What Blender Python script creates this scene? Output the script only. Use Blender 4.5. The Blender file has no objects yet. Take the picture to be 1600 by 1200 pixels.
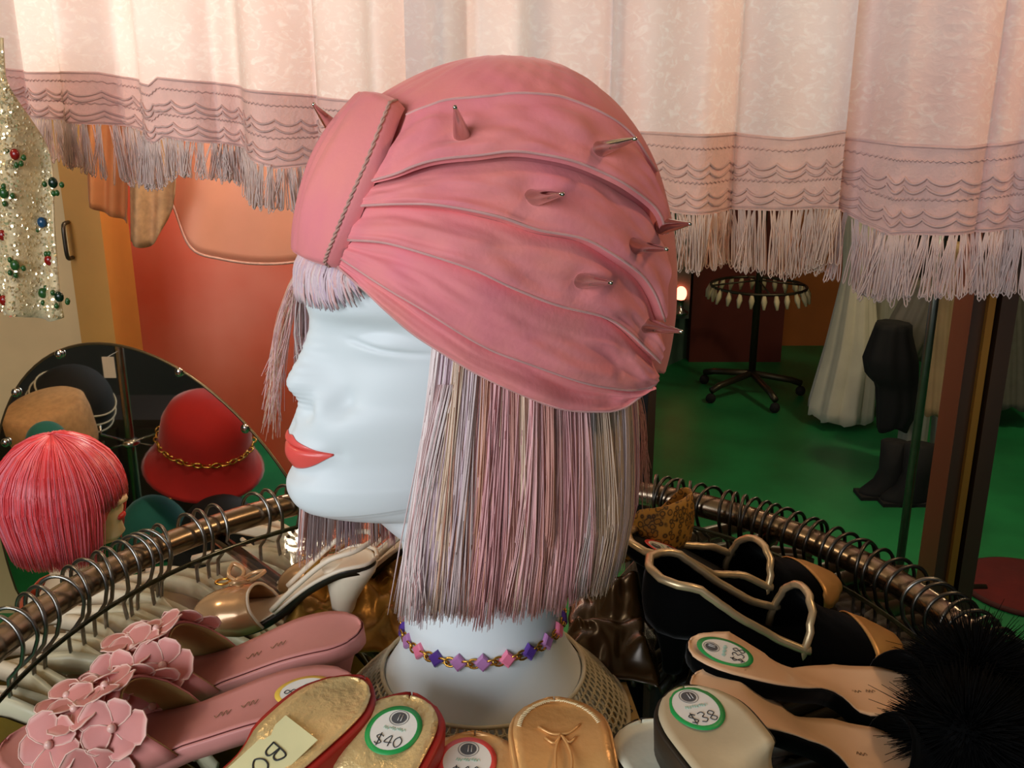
import bpy, math, random
import numpy as np
from mathutils import Vector, Matrix, noise
random.seed(7)
SC = bpy.context.scene
COL = SC.collection
PI = math.pi

# ------------------------------------------------------------------ camera
PITCH = math.radians(17.0)
FPX = 1500.0
CAMP = Vector((0, 0, 0.465))
cd = bpy.data.cameras.new('camera'); cd.sensor_width = 36; cd.lens = 36 * FPX / 1600
cd.clip_start = 0.02
cam = bpy.data.objects.new('camera', cd); COL.objects.link(cam)
cam.location = CAMP; cam.rotation_euler = (PI / 2 - PITCH, 0, 0)
SC.camera = cam
# ------------------------------------------------------------------ world, lamps, exposure
w_ = bpy.data.worlds.new('world'); SC.world = w_; w_.use_nodes = True
bg = w_.node_tree.nodes['Background']
bg.inputs[0].default_value = (0.80, 0.84, 0.95, 1); bg.inputs[1].default_value = 0.22


def area(name, loc, aim, sx, sy, power, col):
    l = bpy.data.lights.new(name, 'AREA'); l.shape = 'RECTANGLE'; l.size = sx; l.size_y = sy
    l.energy = power; l.color = col
    o = bpy.data.objects.new(name, l); COL.objects.link(o); o.location = loc
    o.rotation_euler = (Vector(aim) - Vector(loc)).to_track_quat('-Z', 'Y').to_euler()
    return o


def point(name, loc, power, col, r=0.08):
    l = bpy.data.lights.new(name, 'POINT'); l.energy = power; l.color = col; l.shadow_soft_size = r
    o = bpy.data.objects.new(name, l); COL.objects.link(o); o.location = loc
    return o


area('shop_window_daylight', (-1.5, -1.3, 0.95), (-0.05, 0.75, 0.25), 1.9, 1.5, 52, (0.88, 0.94, 1.0))
point('ceiling_bulb_right', (0.95, 0.75, 1.15), 9, (1.0, 0.66, 0.36), 0.06)
point('ceiling_bulb_left', (-1.35, 1.0, 1.1), 9, (1.0, 0.76, 0.48), 0.08)
point('added_orange_wall_fill', (-0.5, 2.18, 0.88), 17, (1.0, 0.90, 0.76), 0.08)  # unseen fill lamp added to brighten the orange wall and the cloths before it
point('bulb_behind_shawls', (0.45, 2.1, 0.95), 13, (1.0, 0.78, 0.50), 0.1)
point('added_wall_wash_behind_slip', (-0.70, 2.86, 0.95), 17, (1.0, 0.82, 0.62), 0.08)  # unseen wall-wash lamp added between slip and orange wall
point('back_room_bulb', (2.0, 3.6, 1.15), 30, (1.0, 0.80, 0.52), 0.1)
SC.view_settings.view_transform = 'Standard'; SC.view_settings.look = 'None'
SC.view_settings.exposure = 0.35; SC.view_settings.gamma = 1.0
SC.view_settings.use_curve_mapping = False

# ------------------------------------------------------------------ pixel helpers (1600x1200 frame)
_F = Vector((0, math.cos(PITCH), -math.sin(PITCH)))
_U = Vector((0, math.sin(PITCH), math.cos(PITCH)))
_X = Vector((1, 0, 0))


def ray(u, v):
    return _F + _X * ((u - 800) / FPX) + _U * ((600 - v) / FPX)


def at_y(u, v, Y):
    d = ray(u, v); return CAMP + d * (Y / d.y)


def at_z(u, v, z):
    d = ray(u, v); return CAMP + d * ((z - CAMP.z) / d.z)


def at_plane(u, v, p, n):
    d = ray(u, v); return CAMP + d * ((p - CAMP).dot(n) / d.dot(n))


def to_px(p):
    q = p - CAMP; t = q.dot(_F)
    return 800 + FPX * q.x / t, 600 - FPX * q.dot(_U) / t


def lerp(a, b, t): return a + (b - a) * t


def tab(pts, x):
    if x <= pts[0][0]: return pts[0][1]
    for (a, fa), (b, fb) in zip(pts, pts[1:]):
        if x <= b:
            k = (x - a) / (b - a); return fa + (fb - fa) * k
    return pts[-1][1]


def stab(pts, x):
    # smooth table
    if x <= pts[0][0]: return pts[0][1]
    for (a, fa), (b, fb) in zip(pts, pts[1:]):
        if x <= b:
            k = (x - a) / (b - a); k = k * k * (3 - 2 * k); return fa + (fb - fa) * k
    return pts[-1][1]


def spline(pts, n):
    # Catmull-Rom through points (Vectors or tuples)
    P = [Vector(p) for p in pts]
    P = [P[0] * 2 - P[1]] + P + [P[-1] * 2 - P[-2]]
    m = len(P) - 3
    out = []
    for i in range(n):
        x = i / (n - 1) * m
        k = min(int(x), m - 1); t = x - k
        a, b, c, d = P[k], P[k + 1], P[k + 2], P[k + 3]
        out.append(0.5 * ((2 * b) + (c - a) * t + (2 * a - 5 * b + 4 * c - d) * t * t + (3 * b - a - 3 * c + d) * t ** 3))
    return out


# ------------------------------------------------------------------ colours, materials
def hx(h):
    h = h.lstrip('#'); r = []
    for i in (0, 2, 4):
        c = int(h[i:i + 2], 16) / 255
        r.append(c / 12.92 if c <= 0.04045 else ((c + 0.055) / 1.055) ** 2.4)
    return (*r, 1.0)


MATS = {}


def mat(name, col, rough=0.5, metal=0.0, sheen=0.0, var=0.0, vscale=30, bump=0.0, bscale=80, col2=None, coat=0.0,
        spec=0.5, sheen_col=None, trans=0.0, stretch=None, attr=False, emit=None, estr=0, bdist=0.002, aniso=0.0, alpha=1.0):
    if name in MATS: return MATS[name]
    m = bpy.data.materials.new(name); m.use_nodes = True
    nt = m.node_tree; N = nt.nodes; L = nt.links
    b = N['Principled BSDF']
    c = hx(col) if isinstance(col, str) else col
    b.inputs['Base Color'].default_value = c
    b.inputs['Roughness'].default_value = rough; b.inputs['Metallic'].default_value = metal
    b.inputs['Specular IOR Level'].default_value = spec
    b.inputs['Coat Weight'].default_value = coat
    b.inputs['Alpha'].default_value = alpha
    if aniso: b.inputs['Anisotropic'].default_value = aniso
    if sheen:
        b.inputs['Sheen Weight'].default_value = sheen; b.inputs['Sheen Roughness'].default_value = 0.35
        b.inputs['Sheen Tint'].default_value = hx(sheen_col) if sheen_col else (1, 1, 1, 1)
    if emit:
        b.inputs['Emission Color'].default_value = hx(emit); b.inputs['Emission Strength'].default_value = estr
    tc = N.new('ShaderNodeTexCoord'); mp = N.new('ShaderNodeMapping'); L.new(tc.outputs['Object'], mp.inputs[0])
    if stretch: mp.inputs['Scale'].default_value = stretch
    src = None
    if attr:
        at = N.new('ShaderNodeAttribute'); at.attribute_name = 'tint'; src = at.outputs['Color']
    if var or col2:
        nz = N.new('ShaderNodeTexNoise'); nz.inputs['Scale'].default_value = vscale; nz.inputs['Detail'].default_value = 4
        L.new(mp.outputs[0], nz.inputs[0])
        mx = N.new('ShaderNodeMix'); mx.data_type = 'RGBA'
        rp = N.new('ShaderNodeMapRange'); rp.inputs[1].default_value = 0.3; rp.inputs[2].default_value = 0.7
        L.new(nz.outputs[0], rp.inputs[0]); L.new(rp.outputs[0], mx.inputs[0])
        c2 = hx(col2) if col2 else tuple(x * (1 - var) for x in c[:3]) + (1,)
        if src:
            L.new(src, mx.inputs[6])
            dk = N.new('ShaderNodeMix'); dk.data_type = 'RGBA'; dk.blend_type = 'MULTIPLY'; dk.inputs[0].default_value = 1
            L.new(src, dk.inputs[6]); dk.inputs[7].default_value = (1 - var, 1 - var, 1 - var, 1); L.new(dk.outputs[2], mx.inputs[7])
        else:
            mx.inputs[6].default_value = c; mx.inputs[7].default_value = c2
        src = mx.outputs[2]
    if src: L.new(src, b.inputs['Base Color'])
    if bump:
        nb = N.new('ShaderNodeTexNoise'); nb.inputs['Scale'].default_value = bscale; nb.inputs['Detail'].default_value = 3
        L.new(mp.outputs[0], nb.inputs[0])
        bp = N.new('ShaderNodeBump'); bp.inputs['Strength'].default_value = bump; bp.inputs['Distance'].default_value = bdist
        L.new(nb.outputs[0], bp.inputs['Height']); L.new(bp.outputs[0], b.inputs['Normal'])
    if trans:
        tr = N.new('ShaderNodeBsdfTranslucent')
        if src: L.new(src, tr.inputs[0])
        else: tr.inputs[0].default_value = c
        ms = N.new('ShaderNodeMixShader'); ms.inputs[0].default_value = trans
        L.new(b.outputs[0], ms.inputs[1]); L.new(tr.outputs[0], ms.inputs[2])
        L.new(ms.outputs[0], N['Material Output'].inputs[0])
    MATS[name] = m
    return m


# ------------------------------------------------------------------ mesh builder and tagging
OFF = {}


def tag(o, label=None, cat=None, group=None, kind=None):
    if label: o['label'] = label
    if cat: o['category'] = cat
    if group: o['group'] = group
    if kind: o['kind'] = kind
    return o


def thing(name, label, cat, loc=(0, 0, 0), group=None, local=False):
    o = bpy.data.objects.new(name, None); COL.objects.link(o); o.location = loc
    o.empty_display_size = 0.03
    OFF[o.name] = Vector((0, 0, 0)) if local else Vector(loc)
    return tag(o, label, cat, group)


class MB:
    def __init__(s): s.v = []; s.f = []; s.c = []

    def add(s, vs, fs, col=None):
        n = len(s.v); s.v.extend([tuple(p) for p in vs]); s.f.extend([tuple(i + n for i in f) for f in fs])
        s.c.extend([col] * len(vs)); return s

    def grid(s, rows, cu=False, cv=False, col=None, capends=False):
        # rows: list of equally long lists of points; cu closes each row, cv closes the list
        m = len(rows); n = len(rows[0]); vs = [p for r in rows for p in r]; fs = []
        for i in range(m if cv else m - 1):
            for j in range(n if cu else n - 1):
                a = i * n + j; b = i * n + (j + 1) % n; c = ((i + 1) % m) * n + (j + 1) % n; d = ((i + 1) % m) * n + j
                fs.append((a, b, c, d))
        if capends:
            fs.append(tuple(range(n))[::-1]); fs.append(tuple((m - 1) * n + j for j in range(n)))
        return s.add(vs, fs, col)

    def tube(s, pts, r, sides=6, closed=False, col=None, flat=1.0):
        pts = [Vector(p) for p in pts]; m = len(pts)
        rr = r if isinstance(r, (list, tuple)) else [r] * m
        rows = []; prev = None
        for i, p in enumerate(pts):
            if closed: t = pts[(i + 1) % m] - pts[i - 1]
            else: t = pts[min(i + 1, m - 1)] - pts[max(i - 1, 0)]
            if t.length < 1e-9: t = Vector((0, 0, 1))
            t.normalize()
            if prev is None:
                a = Vector((0, 0, 1)) if abs(t.z) < 0.9 else Vector((1, 0, 0))
                prev = (a - t * a.dot(t)).normalized()
            else:
                prev = prev - t * prev.dot(t)
                prev = prev.normalized() if prev.length > 1e-6 else Vector((1, 0, 0))
            b = t.cross(prev)
            rows.append([p + (prev * math.cos(2 * PI * k / sides) + b * (math.sin(2 * PI * k / sides) * flat)) * rr[i] for k in range(sides)])
        return s.grid(rows, cu=True, cv=closed, col=col, capends=not closed)

    def box(s, lo, hi, col=None):
        x0, y0, z0 = lo; x1, y1, z1 = hi
        vs = [(x0, y0, z0), (x1, y0, z0), (x1, y1, z0), (x0, y1, z0), (x0, y0, z1), (x1, y0, z1), (x1, y1, z1), (x0, y1, z1)]
        return s.add(vs, [(3, 2, 1, 0), (4, 5, 6, 7), (0, 1, 5, 4), (1, 2, 6, 5), (2, 3, 7, 6), (3, 0, 4, 7)], col)

    def ell(s, c, rx, ry, rz, nu=16, nv=10, frame=None, col=None, v0=0.0, v1=1.0):
        c = Vector(c); rows = []
        for i in range(nv + 1):
            a = PI * lerp(v0, v1, i / nv); row = []
            for j in range(nu):
                b = 2 * PI * j / nu
                q = Vector((rx * math.sin(a) * math.cos(b), ry * math.sin(a) * math.sin(b), rz * math.cos(a)))
                row.append(c + (frame @ q if frame else q))
            rows.append(row)
        return s.grid(rows, cu=True, col=col)

    def lathe(s, prof_, c=(0, 0, 0), n=24, frame=None, col=None, cap=True):
        c = Vector(c); rows = []
        for r, z in prof_:
            rows.append([c + ((frame @ Vector((r * math.cos(2 * PI * j / n), r * math.sin(2 * PI * j / n), z))) if frame else
                              Vector((r * math.cos(2 * PI * j / n), r * math.sin(2 * PI * j / n), z))) for j in range(n)])
        return s.grid(rows, cu=True, col=col, capends=cap)

    def build(s, name, m, parent=None, smooth=True, label=None, cat=None, group=None, kind=None, solid=0, sub=0, auto=None):
        V = np.array(s.v, dtype=float)
        if parent is not None: off = OFF[parent.name]
        else:
            lo = V.min(0); hi = V.max(0); off = Vector(((lo[0] + hi[0]) / 2, (lo[1] + hi[1]) / 2, lo[2]))
        me = bpy.data.meshes.new(name)
        me.from_pydata((V - np.array(off)).tolist(), [], s.f); me.update()
        if smooth: me.polygons.foreach_set('use_smooth', [True] * len(me.polygons))
        if any(c is not None for c in s.c):
            a = me.color_attributes.new('tint', 'FLOAT_COLOR', 'POINT')
            a.data.foreach_set('color', np.array([(c if c else (1, 1, 1, 1)) for c in s.c], dtype=np.float32).ravel())
        o = bpy.data.objects.new(name, me); COL.objects.link(o)
        OFF[o.name] = off
        if isinstance(m, (list, tuple)):
            for q in m: me.materials.append(q)
        else: me.materials.append(m)
        if parent is not None: o.parent = parent
        else: o.location = off
        if solid:
            d = o.modifiers.new('solid', 'SOLIDIFY'); d.thickness = solid; d.offset = 0
        if sub:
            d = o.modifiers.new('sub', 'SUBSURF'); d.levels = sub; d.render_levels = sub
        if auto is not None:
            d = o.modifiers.new('edge', 'EDGE_SPLIT'); d.split_angle = math.radians(auto)
        return tag(o, label, cat, group, kind)


def struct(o): o['kind'] = 'structure'; return o


# common materials
M_CHROME = mat('chrome', '#c9c4bb', 0.16, 1.0)
M_STEEL = mat('brushed steel tube', '#a08c76', 0.26, 1.0, var=0.25, vscale=25)
M_WIRE = mat('hook wire', '#8d8a84', 0.3, 1.0)
M_GOLD = mat('gold metal', '#d8a24a', 0.25, 1.0)
M_BLACK = mat('black velvet', '#050505', 0.9, sheen=0.05, spec=0.05, bump=0.2)
FLOORZ = -1.15
# ================================================================== ROOM
M_GREEN = mat('green painted floor', '#248a4e', 0.42, var=0.55, vscale=2.2, bump=0.15, bscale=14)
m = MB(); m.box((-3.2, -2.6, FLOORZ - 0.06), (4.6, 8.2, FLOORZ)); struct(m.build('floor', M_GREEN, smooth=False))
m = MB(); m.box((-3.2, -2.6, 1.42), (4.6, 8.2, 1.5)); struct(m.build('ceiling', mat('ceiling paint', '#9a8f7d', 0.9, var=0.1), smooth=False))
M_CREAM = mat('cream wall paint', '#e6c591', 0.7, var=0.10, vscale=6, bump=0.1, bscale=60)
M_ORANGE = mat('orange wall paint with painted sheen', '#dc4a20', 0.5, vscale=1.7, col2='#e8907a', bump=0.08, bscale=40)  # peach noise puts the soft window sheen into the wall colour
# cream wall with its door edge, seen on the left
xe = at_y(176, 450, 2.75).x
m = MB(); m.box((-3.0, 2.75, FLOORZ), (xe - 0.10, 2.90, 1.42)); struct(m.build('wall_left', M_CREAM, smooth=False))
m = MB(); m.box((xe - 0.10, 2.725, FLOORZ), (xe, 2.92, 1.42)); struct(m.build('trim_1', mat('ochre door jamb', '#c08a3c', 0.55, var=0.1, vscale=9), smooth=False))
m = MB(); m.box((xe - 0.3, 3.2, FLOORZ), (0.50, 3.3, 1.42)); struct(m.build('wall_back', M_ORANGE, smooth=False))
# dark side wall (mirror shows it), shop front, far end of the back room
M_DARK = mat('dark brown panelling', '#241a12', 0.6, var=0.4, vscale=5)
m = MB(); m.box((-3.1, -2.6, FLOORZ), (-3.0, 2.9, 1.42)); struct(m.build('wall_side', M_DARK, smooth=False))
M_TEAL = mat('grey teal wall paint', '#4f6f60', 0.7, var=0.15, vscale=4)
M_DRED = mat('dark red wall paint', '#5a1c0e', 0.7, var=0.25, vscale=3)
M_OBR = mat('orange brown wall paint', '#a05a1c', 0.7, var=0.25, vscale=3)
Yb = 5.75
x0 = at_y(1080, 500, Yb).x; x1 = at_y(1225, 500, Yb).x; x2 = at_y(1300, 500, Yb).x
m = MB(); m.box((x0, Yb, FLOORZ), (x1, Yb + 0.1, 1.42)); struct(m.build('wall_far_red', M_DRED, smooth=False))
m = MB(); m.box((x1 - .05, Yb + 0.4, FLOORZ), (x2 + 0.6, Yb + 0.5, 1.42)); struct(m.build('wall_far_orange', M_OBR, smooth=False))
m = MB(); m.box((x2 + 0.35, Yb + 0.2, FLOORZ), (4.6, Yb + 0.3, 1.42)); struct(m.build('wall_far_dark', M_DARK, smooth=False))
# teal wall running towards the far end
pt = at_z(1012, 592, FLOORZ)
m = MB(); a = Vector((pt.x - 0.05, pt.y, 0)); b = Vector((x0, Yb + 0.1, 0))
m.add([(a.x, a.y, FLOORZ), (b.x, b.y, FLOORZ), (b.x, b.y, 1.42), (a.x, a.y, 1.42), (a.x - .7, a.y + .0, FLOORZ), (b.x - .1, b.y + .1, FLOORZ), (b.x - .1, b.y + .1, 1.42), (a.x - .7, a.y, 1.42)],
      [(0, 1, 2, 3), (4, 7, 6, 5), (0, 3, 7, 4), (1, 5, 6, 2), (3, 2, 6, 7)])
struct(m.build('wall_teal', M_TEAL, smooth=False))
m = MB(); m.box((4.5, -2.6, FLOORZ), (4.6, 8.0, 1.42)); struct(m.build('wall_right', M_DARK, smooth=False))


# wooden frame posts on the right (each of three mouldings)
def post(name, u_mid, v, Y, parts, label):
    p = at_y(u_mid, v, Y)
    t = thing(name, label, 'post', (p.x, Y, FLOORZ))
    for (nm, a, b, dy, mt) in parts:
        q = MB(); q.box((p.x + a, Y - dy, FLOORZ), (p.x + b, Y + 0.05, 1.42)); q.build(nm, mt, t, smooth=False)
    return t


M_WOOD = mat('dark brown wood', '#3a2412', 0.4, var=0.45, vscale=14, stretch=(1, 1, 0.08))
M_GILT = mat('gilded moulding', '#9a6a26', 0.35, 0.5, var=0.3, vscale=12, stretch=(1, 1, 0.1))
M_NEAR = mat('near black gap', '#0a0705', 0.7)
post('frame_post', 1512, 680, 1.62, [('inner_moulding', -0.034, -0.008, 0.02, M_WOOD), ('gilt_strip', -0.012, 0.0, 0.03, M_GILT), ('groove', -0.002, 0.012, 0.0, M_NEAR),
                                     ('outer_moulding', 0.012, 0.04, 0.025, M_WOOD)], 'dark brown wooden frame post with gilt strip at the right edge')
post('frame_post', 1010, 620, 1.62, [('inner_moulding', -0.02, 0.0, 0.02, M_NEAR), ('outer_moulding', 0.0, 0.013, 0.028, M_WOOD)],
     'narrow dark wooden frame post right behind the pink turban')

# ================================================================== ROUND RACK
RC = Vector((-0.019, 0.658, 0.008)); RR = 0.43; RT = 0.0135
rack = thing('round_clothes_rack', 'round chrome clothes rack ring carrying the glass top and hangers', 'clothes rack', (RC.x, RC.y, FLOORZ))
m = MB(); m.tube([(RC.x + RR * math.cos(2 * PI * i / 120), RC.y + RR * math.sin(2 * PI * i / 120), RC.z) for i in range(120)], RT, 14, closed=True)
m.build('ring', M_STEEL, rack)
m = MB(); m.tube([(RC.x, RC.y, FLOORZ + 0.04), (RC.x, RC.y, -0.03)], 0.018, 14); m.build('center_pole', M_STEEL, rack)
for k in range(4):
    a = PI / 4 + k * PI / 2
    m = MB(); m.tube([(RC.x, RC.y, -0.03), (RC.x + RR * math.cos(a), RC.y + RR * math.sin(a), -0.008)], 0.007, 8); m.build('spoke', M_STEEL, rack)
    m = MB(); m.tube([(RC.x, RC.y, FLOORZ + 0.06), (RC.x + .38 * math.cos(a), RC.y + .38 * math.sin(a), FLOORZ + 0.03)], 0.014, 8)
    m.lathe([(0.02, 0), (0.022, 0.01), (0.02, 0.02)], (RC.x + .38 * math.cos(a), RC.y + .38 * math.sin(a), FLOORZ)); m.build('leg', M_STEEL, rack)

mg = bpy.data.materials.new('clear glass'); mg.use_nodes = True
nt = mg.node_tree; nt.nodes.remove(nt.nodes['Principled BSDF'])
g1 = nt.nodes.new('ShaderNodeBsdfTransparent'); g1.inputs[0].default_value = (0.93, 0.96, 0.93, 1)
g2 = nt.nodes.new('ShaderNodeBsdfGlossy'); g2.inputs['Roughness'].default_value = 0.03
fr = nt.nodes.new('ShaderNodeLayerWeight'); fr.inputs[0].default_value = 0.08
nz = nt.nodes.new('ShaderNodeTexNoise'); nz.inputs['Scale'].default_value = 3
ms = nt.nodes.new('ShaderNodeMixShader')
nt.links.new(fr.outputs[0], ms.inputs[0]); nt.links.new(g1.outputs[0], ms.inputs[1]); nt.links.new(g2.outputs[0], ms.inputs[2])
nt.links.new(ms.outputs[0], nt.nodes['Material Output'].inputs[0])
GR = 0.392
gt = thing('glass_top', 'round clear glass top lying inside the rack ring', 'glass top', (RC.x, RC.y, -0.008))
m = MB(); m.lathe([(GR, -0.0055), (GR, -0.0005)], (RC.x, RC.y, 0), 96); m.build('glass_disc', mg, gt, smooth=False)
m = MB(); m.lathe([(GR, -0.0055), (GR + 0.001, -0.0055), (GR + 0.001, -.0005), (GR, -.0005), (GR, -0.0055)], (RC.x, RC.y, 0), 96, cap=False)
m.build('glass_edge', mat('dark glass edge', '#33301c', 0.15, var=0.2), gt)

# hangers on the ring; garments below
def hanger_meshes(kind):
    me = {}
    t = thing('clothes_hanger', 'x', 'hanger', (0, 0, 0), local=True)
    pts = []
    for i in range(19):
        a = math.radians(250 - i * 250 / 18)          # over the tube, open end outside
        pts.append((-0.0215 * math.cos(a + PI), 0, 0.0215 * math.sin(a) + 0.004))
    pts = []
    for i in range(20):
        a = math.radians(-25 + i * 215 / 19)
        pts.append((0.023 * math.cos(a), 0, 0.0235 * math.sin(a) + 0.0005))
    pts += [(-0.0185, 0, -0.018), (-0.009, 0, -0.030), (-0.001, 0, -0.038), (0, 0, -0.05), (0, 0, -0.066)]
    m = MB(); m.tube(pts, 0.0020 if kind != 'clear' else 0.0022, 6); hk = m.build('hook', M_WIRE if kind != 'dark' else mat('dark hook wire', '#5a5650', 0.32, 1.0), t)
    col = {'cream': ('cream plastic', '#d9c9ae'), 'dark': ('dark brown plastic', '#3a2c20'), 'clear': ('smoky clear plastic', '#a09786')}[kind]
    mt = mat('hanger ' + col[0], col[1], 0.35, var=0.1)
    rows = []
    for i in range(17):
        x = -0.19 + 0.38 * i / 16; z = -0.068 - 0.055 * (abs(x) / 0.19) ** 1.5; r = 0.007 + 0.006 * (1 - abs(x) / 0.19)
        rows.append((x, 0, z, r))
    m = MB(); m.tube([q[:3] for q in rows], [q[3] for q in rows], 6, flat=0.45); m.build('shoulder_bar', mt, t)
    m = MB(); m.tube([(-0.16, 0, -0.125), (0.16, 0, -0.125)], 0.003, 6); m.build('trouser_bar', mt, t)
    return t


def copy_tree(o, loc, rotz):
    r = o.copy(); COL.objects.link(r); r.location = loc; r.rotation_euler = (0, 0, rotz)
    for ch in list(o.children):
        c = ch.copy(); COL.objects.link(c); c.parent = r; c.matrix_parent_inverse = ch.matrix_parent_inverse
    return r


def ring_angle(u):
    # angle on the far half of the ring whose image column is u
    best = None
    for i in range(0, 721):
        a = math.radians(-20 + i * 220 / 720)
        p = RC + Vector((RR * math.cos(a), RR * math.sin(a), 0)); q = to_px(p)
        e = abs(q[0] - u)
        if best is None or e < best[0]: best = (e, a)
    return best[1]


protos = {k: hanger_meshes(k) for k in ('cream', 'dark', 'clear')}
used = set()
us_left = [4, 22, 48, 66, 96, 118, 140, 160, 178, 196, 212, 226, 240, 252, 300, 318, 338, 402, 425, 447, 462, 478, 492]
us_hid = [560, 700, 850, 960]
us_right = [1024, 1036, 1050, 1062, 1076, 1092, 1108, 1134, 1146, 1160, 1172, 1190, 1204, 1222, 1240, 1262, 1276, 1300, 1318, 1340, 1352, 1372, 1396, 1418, 1446, 1462,
            1482, 1500, 1514, 1532, 1548, 1566, 1584]
hang_spots = []
for u in us_left: hang_spots.append((ring_angle(u), 'cream', 'steel hook hanger on the rack ring, left of the mannequin', 'hangers left of the mannequin'))
for u in us_hid: hang_spots.append((ring_angle(u), 'cream', 'steel hook hanger on the rack ring, hidden behind the mannequin', 'hangers behind the mannequin'))
for i, u in enumerate(us_right):
    k = 'clear' if u in (1446, 1532) else 'dark'
    hang_spots.append((ring_angle(u), k, 'steel hook hanger on the rack ring, right of the mannequin' if k == 'dark' else 'clear plastic hanger among dark hooks, right end of the rack ring',
                       'hangers right of the mannequin' if k == 'dark' else 'clear hangers on the right'))
hang_spots = [h for h in hang_spots if not (h[1] == 'cream' and 'hidden' in h[2])]
rj = random.Random(3)
hang_final = []
ORD = ['first', 'second', 'third', 'fourth', 'fifth', 'sixth', 'seventh', 'eighth', 'ninth', 'tenth', 'eleventh', 'twelfth', 'thirteenth', 'fourteenth', 'fifteenth', 'sixteenth', 'seventeenth', 'eighteenth', 'nineteenth', 'twentieth']
ORD += ['twenty-' + o for o in ORD[:9]] + ['thirtieth'] + ['thirty-' + o for o in ORD[:9]]
cnt = {}
for a, k, lab, grp in hang_spots:
    cnt[grp] = cnt.get(grp, 0) + 1
    lab = {'hangers left of the mannequin': ORD[cnt[grp] - 1] + ' steel hanger hook on the rack ring counted from the left photo edge',
           'hangers right of the mannequin': ORD[cnt[grp] - 1] + ' dark hanger hook on the rack ring counted rightward from the wig',
           'clear hangers on the right': ('nearer the wig: ' if cnt[grp] == 1 else 'nearer the photo edge: ') + 'clear hanger among dark hooks'}[grp]
    loc = (RC.x + RR * math.cos(a), RC.y + RR * math.sin(a), RC.z); rz = a + rj.uniform(-0.34, 0.34)
    if k in used: o = copy_tree(protos[k], loc, rz)
    else:
        o = protos[k]; used.add(k); o.location = loc; o.rotation_euler = (0, 0, rz)
    o.rotation_euler = (rj.uniform(-.10, .10), rj.uniform(-.12, .12), rz)
    o['label'] = lab; o['group'] = grp; o['category'] = 'hanger'
    hang_final.append((a, k, rz))


# garments hanging below the glass, one for about every second hanger
def garment(mt, seed):
    rg = random.Random(seed); rows_f = []; rows_b = []
    ph = rg.uniform(0, 6)
    for i in range(11):
        z = -0.072 - 0.62 * i / 10; rf = []; rb = []
        for j in range(13):
            x = -0.185 + 0.37 * j / 12
            zz = z - (0.05 * (abs(x) / 0.19) ** 1.5 if i == 0 else 0.02)
            wv = 0.006 * math.sin(26 * x + ph + i * 0.5) * min(1, i / 3)
            th = 0.006 + 0.004 * math.sin(15 * x + 2 * ph)
            rf.append((x, wv + th, zz)); rb.append((x, wv - th, zz))
        rows_f.append(rf + rb[::-1])
    m = MB(); m.grid(rows_f, cu=True)
    return m


GM = [mat('cream garment cloth', '#c9b192', 0.8, var=0.25, vscale=20, bump=0.3), mat('gold lame cloth', '#a8782c', 0.35, 0.55, var=0.45, vscale=18, bump=0.6, bscale=60),
      mat('tan garment cloth', '#8f6f48', 0.75, var=0.3, vscale=16, bump=0.3), mat('black garment cloth', '#0d0b0a', 0.8, var=0.3), mat('dark brown garment cloth', '#2b1d10', 0.7, var=0.4)]
gprot = []
for k, nm in enumerate(('cream blouse', 'gold lame top', 'tan dress', 'black dress', 'dark brown dress')):
    gprot.append((nm, garment(GM[k], k)))
gcache = {}
for i, (a, k, rz) in enumerate(hang_final):
    left = math.cos(a) < 0
    if i % 3: continue
    gi = (rj.choice([0, 1, 1, 2, 0, 2]) if left else rj.choice([3, 4, 3]))
    nm, gm = gprot[gi]
    if gi not in gcache:
        e = Vector((0, 0, 0)); o = None
        V = gm; me_o = V.build('hanging_garment', GM[gi], None)
        # put the origin at the hook point
        off = OFF[me_o.name]; me_o.data.transform(Matrix.Translation(off)); gcache[gi] = me_o; o = me_o
    else:
        o = gcache[gi].copy(); COL.objects.link(o)
    o.location = (RC.x + RR * math.cos(a), RC.y + RR * math.sin(a), RC.z); o.rotation_euler = (0, 0, rz)
    tag(o, nm + (' hanging under the glass on the left side of the rack' if left else ' hanging under the glass on the right side of the rack'), 'garment',
        nm + (' group on the left' if left else ' group on the right'))
# ================================================================== MANNEQUIN HEAD
PSI = math.radians(27)
HO = Vector((-0.022, 0.645, 0))
fw = Vector((-math.cos(PSI), -math.sin(PSI), 0)); lw = Vector((math.sin(PSI), -math.cos(PSI), 0))


def prof(u, v, w=0.0):
    P = at_plane(u, v, HO + lw * w, lw); q = P - HO
    return q.dot(fw), P.z


def hw(s, w, z): return HO + fw * s + lw * w + Vector((0, 0, z))


def zt(v, u=465): return prof(u, v)[1]


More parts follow.
